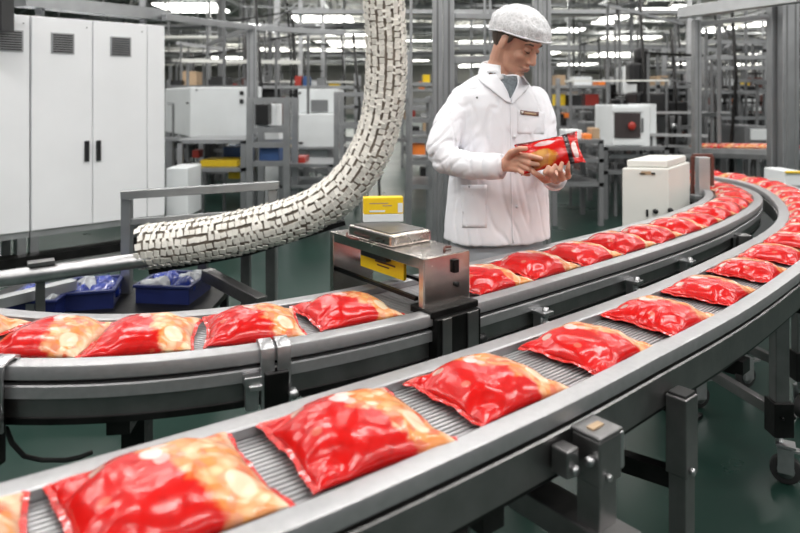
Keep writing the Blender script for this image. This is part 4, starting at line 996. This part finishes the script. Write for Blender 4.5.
# dark hoist
ht = thing('hoist', 'black hoist hanging behind the pale cabinet to the right', 'hoist', at(637, 100, 9.0))
g = mb(); g.beam(at(641, 48, 9.), at(641, 62, 9.), .18); g.bb(at(628, 0, 9.).x, at(640, 0, 9.).x, 8.9, 9.15, at(0, 84, 9.).z, at(0, 62, 9.).z); g.bb(at(638, 0, 9.).x, at(647, 0, 9.).x, 8.95, 9.1, at(0, 104, 9.).z, at(0, 54, 9.).z); g.bb(at(629, 0, 9.).x, at(652, 0, 9.).x, 8.9, 9.2, at(0, 103, 9.).z, at(0, 92, 9.).z); g.build('hoist_body', 'black', ht, bevel=.05)
g = mb(); p = at(641, 48, 9.); g.beam(p, V((p.x, p.y, 5.3)), .03); g.build('chain', 'greyp', ht)

# rows of generic machinery further back: frames, shelves, boxes
rnd = random.Random(21)
cols = ['white2', 'black', 'tan', 'orange', 'greyp', 'brown', 'tan', 'greyp', 'black', 'bluebox', 'brown', 'black', 'white2', 'alu_lt', 'red', 'black', 'greyp', 'yellow']
cname = dict(white2='white', tan='brown', orange='orange', greyp='grey', red='red', yellow='yellow', bluebox='dark blue', brown='dark brown', black='black', green='green', alu_lt='silver')
zones = [('left', 166, 250, 9.5), ('centre left', 250, 360, 9.8), ('mid', 405, 445, 8.0), ('gap', 452, 500, 8.4), ('right', 555, 612, 9.5), ('right', 655, 700, 9.6), ('right', 600, 690, 12.), ('right', 700, 775, 11.5),
         ('left', 168, 260, 13.), ('left', 260, 345, 14.), ('mid', 400, 450, 13.), ('right', 550, 620, 14.), ('right', 620, 720, 16.), ('right', 720, 800, 15.), ('left', 165, 300, 19.), ('right', 545, 680, 20.), ('right', 670, 800, 21.)]
wordrow = ['nearest', 'second', 'third', 'fourth', 'fifth', 'sixth', 'seventh', 'eighth', 'ninth', 'tenth']
for zi, (zn, x0, x1, Y) in enumerate(zones):
    wpx = x1-x0; n = max(1, round(wpx*Y/F/1.3)); 
    for k in range(n):
        a_, b_ = x0+wpx*k/n+1, x0+wpx*(k+1)/n-2; top = Y0-F*(rnd.uniform(1.55, 2.15)-CH)/Y
        lv = [Y0+F*(CH-z)/Y for z in (.30, .62, .95, 1.25, 1.55)]
        r = frame_rack('shelf_rack', 'grey metal rack with mixed boxes in the blurred rows far behind', a_, b_, top, Y, .7, lv, pw=.055, m_=rnd.choice(['alu', 'greyp']), group='background racks')
        for li, ly in enumerate(lv):
            xx = a_+1
            while xx < b_-3:
                w = rnd.uniform(.08, .26)*F/Y; hgt = rnd.uniform(.05, .22)*F/Y
                if xx+w > b_-1: break
                if rnd.random() < .60:
                    cm = rnd.choice(cols); item('storage_box', f'small {cname[cm]} box on a blurred background rack', 'box', xx, xx+w, ly-hgt-.3*F*.05/Y, ly-.3*F*.05/Y-.02, Y+rnd.uniform(0, .15), .3, cm, f'{cname[cm]} boxes on background racks', bevel=0)
                xx += w+rnd.uniform(.0, .12)*F/Y

for i in range(130):
    side_ = i % 3; Y = rnd.uniform(7.5, 15)
    if side_ == 0: X = rnd.uniform(-.36, -.12)*Y
    else: X = rnd.uniform(.24, .60)*Y
    z = rnd.uniform(.5, 2.9); Lr = rnd.uniform(.4, 1.6); r_ = rnd.choice([.012, .02, .03]); g = mb()
    g.beam((X, Y, z), (X+Lr, Y+rnd.uniform(-.4, .8), z+rnd.choice([0, 0, rnd.uniform(-.3, .3)])), r_*1.6)
    ro_ = g.build('machine_rail', rnd.choice(['alu', 'alu_lt', 'dark_steel', 'greyp', 'offwhite'])); tag(ro_, 'thin rail of the blurred machinery far behind', 'rail', 'background machine rails')
    g = mb(); g.bb(X+.06, X+.09, Y, Y+.03, 0, z); g.build('support', 'greyp', ro_)
    if i % 2:
        g = mb(); q = V((X+Lr*.5, Y+.3, 0)); g.tube([q+V((0, 0, z+rnd.uniform(0, .4))), q+V((.08, 0, z*.6)), q+V((.02, 0, z*.3)), q+V((.03, .02, .02))], .02, 6)
        tag(g.build('hose', rnd.choice(['black', 'rubber', 'dark_steel'])), 'dark hose among the blurred machinery far behind', 'hose', 'background hoses')
for i in range(44):
    Y = rnd.uniform(8.5, 14); X = rnd.choice([rnd.uniform(-.35, -.14), rnd.uniform(.24, .58), rnd.uniform(.3, .6)])*Y; z = rnd.uniform(.5, 1.5); w_ = rnd.uniform(.2, .5); h_ = rnd.uniform(.15, .5)
    cm = rnd.choice(['black', 'dark_steel', 'greyp', 'white2', 'brown', 'black'])
    t = thing('machine_unit', 'boxy motor unit among the blurred machinery far behind', 'machine', (X, Y, 0), 'background machine units')
    g = mb(); g.bb(X-w_/2, X+w_/2, Y, Y+.35, z, z+h_); g.build('housing', cm, t, bevel=.02)
    g = mb(); g.tube([(X-w_*.2, Y-.08, z+h_*.5), (X-w_*.2, Y, z+h_*.5)], .04, 12); g.build('dial', rnd.choice(['dark_steel', 'alu_lt', 'black']), t)
    g = mb(); g.bb(X-.03, X+.03, Y+.1, Y+.16, 0, z); g.build('stand', 'greyp', t)

# ------------------------------------------------------------------ ceiling structure and lamps
mt = mb(); n = 0
TR = None
for i, Y in enumerate([9, 13, 17, 21, 26, 31, 37, 44, 52]):
    W = Y*.70; t = thing('roof_truss', 'grey lattice truss crossing the hall below the ceiling', 'truss', (1, Y, 4.1), 'roof trusses')
    g = mb(); g.bb(-W, W+1, Y-.05, Y+.05, 5.15, 5.25); g.build('top_chord', 'alu', t)
    zb = 4.62
    g = mb(); g.bb(-W, W+1, Y-.04, Y+.04, zb-.04, zb+.04); g.build('bottom_chord', 'alu_lt', t)
    g = mb(); x = -W; up_ = True
    while x < W: g.beam((x, Y, zb if up_ else 5.2), (x+.7, Y, 5.2 if up_ else zb), .04); x += .7; up_ = not up_
    g.build('lattice', 'alu_lt', t)
for i in range(9):
    X = -13+i*3.4; g = mb(); g.bb(X-.05, X+.05, 8, 60, 4.9, 5.05); tag(g.build('roof_girder', 'alu'), 'grey girder running away under the ceiling', 'girder', 'roof girders')
# pipes and trays at middle height
for i in range(46):
    Y = rnd.uniform(9, 34); z = rnd.uniform(2.5, 4.3); W = Y*.62
    xa_ = rnd.uniform(-W, W*.3); xb_ = xa_+rnd.uniform(.5, 1.2)*W
    r_ = rnd.choice([.02, .03, .04, .07]); g = mb()
    if i % 3: g.tube([(xa_, Y, z), (xb_, Y, z+rnd.uniform(-.05, .05))], r_, 8); o = g.build('overhead_pipe', rnd.choice(['alu_lt', 'alu', 'offwhite'])); tag(o, 'straight pipe crossing the hall below the trusses', 'pipe', 'overhead pipes')
    else:
        g.bb(xa_, xb_, Y, Y+.3, z, z+.07); o = g.build('cable_tray', rnd.choice(['alu', 'greyp'])); tag(o, 'flat grey cable tray crossing the hall below the trusses', 'cable tray', 'overhead cable trays')
    for q in range(3):
        xx = xa_+(xb_-xa_)*(.1+.4*q); g = mb(); g.bb(xx-.012, xx+.012, Y+.1, Y+.12, z, 5.3); g.build('hanger', 'greyp', o)
for i in range(12):
    Y = rnd.uniform(11, 26); X = rnd.uniform(-.55, .6)*Y; z = rnd.uniform(3.2, 4.2); pts = [V((X+.25*sin(t*1.1), Y, 5.2-(5.2-z)*sin(t*pi/8)+.1*cos(2*t))) for t in range(9)]
    g = mb(); g.tube(catmull([V(p) for p in pts], 4), .02, 6); tag(g.build('hanging_cable', 'offwhite'), 'white cable hanging in loops below the ceiling', 'cable', 'hanging white cables')
for i in range(22):
    Y = rnd.uniform(9, 28); X = rnd.choice([rnd.uniform(-.36, -.05), rnd.uniform(.02, .6)])*Y; g = mb(); g.bb(X-.035, X+.035, Y-.03, Y+.03, 0, 5.2)
    tag(g.build('column_post', rnd.choice(['alu', 'greyp', 'alu_lt'])), 'slim grey upright standing in the blurred rows far behind', 'post', 'distant uprights')
# lamps seen in the picture: (x0, x1, y)
ZL = 4.35
lamps = [(163, 222, 8), (295, 352, 20), (328, 372, 36), (330, 395, 44), (312, 345, 51), (207, 245, 57), (268, 300, 62), (345, 372, 63), (258, 290, 50), (405, 432, 40), (406, 428, 62), (458, 482, 44), (460, 484, 66), (552, 577, 32), (610, 663, 36), (595, 640, 55), (562, 594, 64), (550, 575, 77),
         (636, 684, 10), (668, 702, 63), (730, 752, 65), (700, 722, 31), (757, 774, 23), (762, 778, 52), (700, 740, 45), (540, 560, 52), (575, 600, 72), (180, 205, 63), (222, 250, 70), (300, 325, 70), (690, 716, 75), (752, 772, 76), (640, 662, 72), (600, 620, 20), (372, 400, 52), (420, 440, 74)]
lp0 = None
for i, (x0, x1, y) in enumerate(lamps):
    Y = F*(ZL-CH)/(Y0-y); X = ((x0+x1)/2-400)*Y/F; w = (x1-x0)*Y/F
    t = thing('ceiling_light', 'bright fluorescent lamp bank hanging below the ceiling', 'ceiling light', (X, Y, ZL), 'ceiling lights')
    dy = min(3.2, .09*Y)
    g = mb(); g.bb(X-w/2-.05, X+w/2+.05, Y-.06, Y+.06, ZL+.03, ZL+.10); g.build('housing', 'white2', t)
    g = mb()
    for k in (-1, 0, 1): g.bb(X-w/2, X+w/2, Y+k*dy*.36-dy*.12, Y+k*dy*.36+dy*.12, ZL-.02, ZL+.03)
    g.build('tube_row', 'tube', t)
    g = mb()
    for k in (-1, 1): g = mb(); g.bb(X+k*w*.4-.015, X+k*w*.4+.015, Y, Y+.03, ZL+.1, 5.3); g.build('hanger', 'greyp', t)

# light of the lamps over the near hall
def area(x, y, z, sx, sy, e, col=(1, .975, .94)):
    l = bpy.data.lights.new('lamp_bank', 'AREA'); l.shape = 'RECTANGLE'; l.size = sx; l.size_y = sy; l.energy = e; l.color = col
    o = bpy.data.objects.new('lamp_bank', l); COL.objects.link(o); o.location = (x, y, z); return o
for y_ in (-3.2, -.4, 2.4, 5.2, 8.4, 12.5):
    for x_ in (-6.2, -2.6, 1.0, 4.6, 8.4): area(x_, y_, ZL, 2.2, .35, 76)
for y_ in (18, 26, 36):
    for x_ in (-12, -4, 4, 12): area(x_, y_, ZL, 3., .6, 190)
w = bpy.data.worlds.new('hall_light'); SC.world = w; w.use_nodes = True
w.node_tree.nodes['Background'].inputs[0].default_value = (.80, .86, .92, 1); w.node_tree.nodes['Background'].inputs[1].default_value = .14

# ------------------------------------------------------------------ camera
cam = bpy.data.cameras.new('camera'); co = bpy.data.objects.new('camera', cam); COL.objects.link(co)
co.location = (0, 0, CH); co.rotation_euler = (pi/2, 0, 0); cam.sensor_width = 36; cam.lens = 36*F/800; cam.shift_y = -(533/2-Y0)/800
cam.dof.use_dof = True; cam.dof.focus_distance = 2.0; cam.dof.aperture_fstop = 3.0
SC.camera = co
for o in list(bpy.data.objects):
    if '_o' in o: del o['_o']
SC.view_settings.view_transform = 'Standard'; SC.view_settings.look = 'None'; SC.view_settings.gamma = 1; SC.view_settings.exposure = 0
SC.view_settings.use_curve_mapping = False
SC.cycles.use_denoising = True; SC.cycles.max_bounces = 6
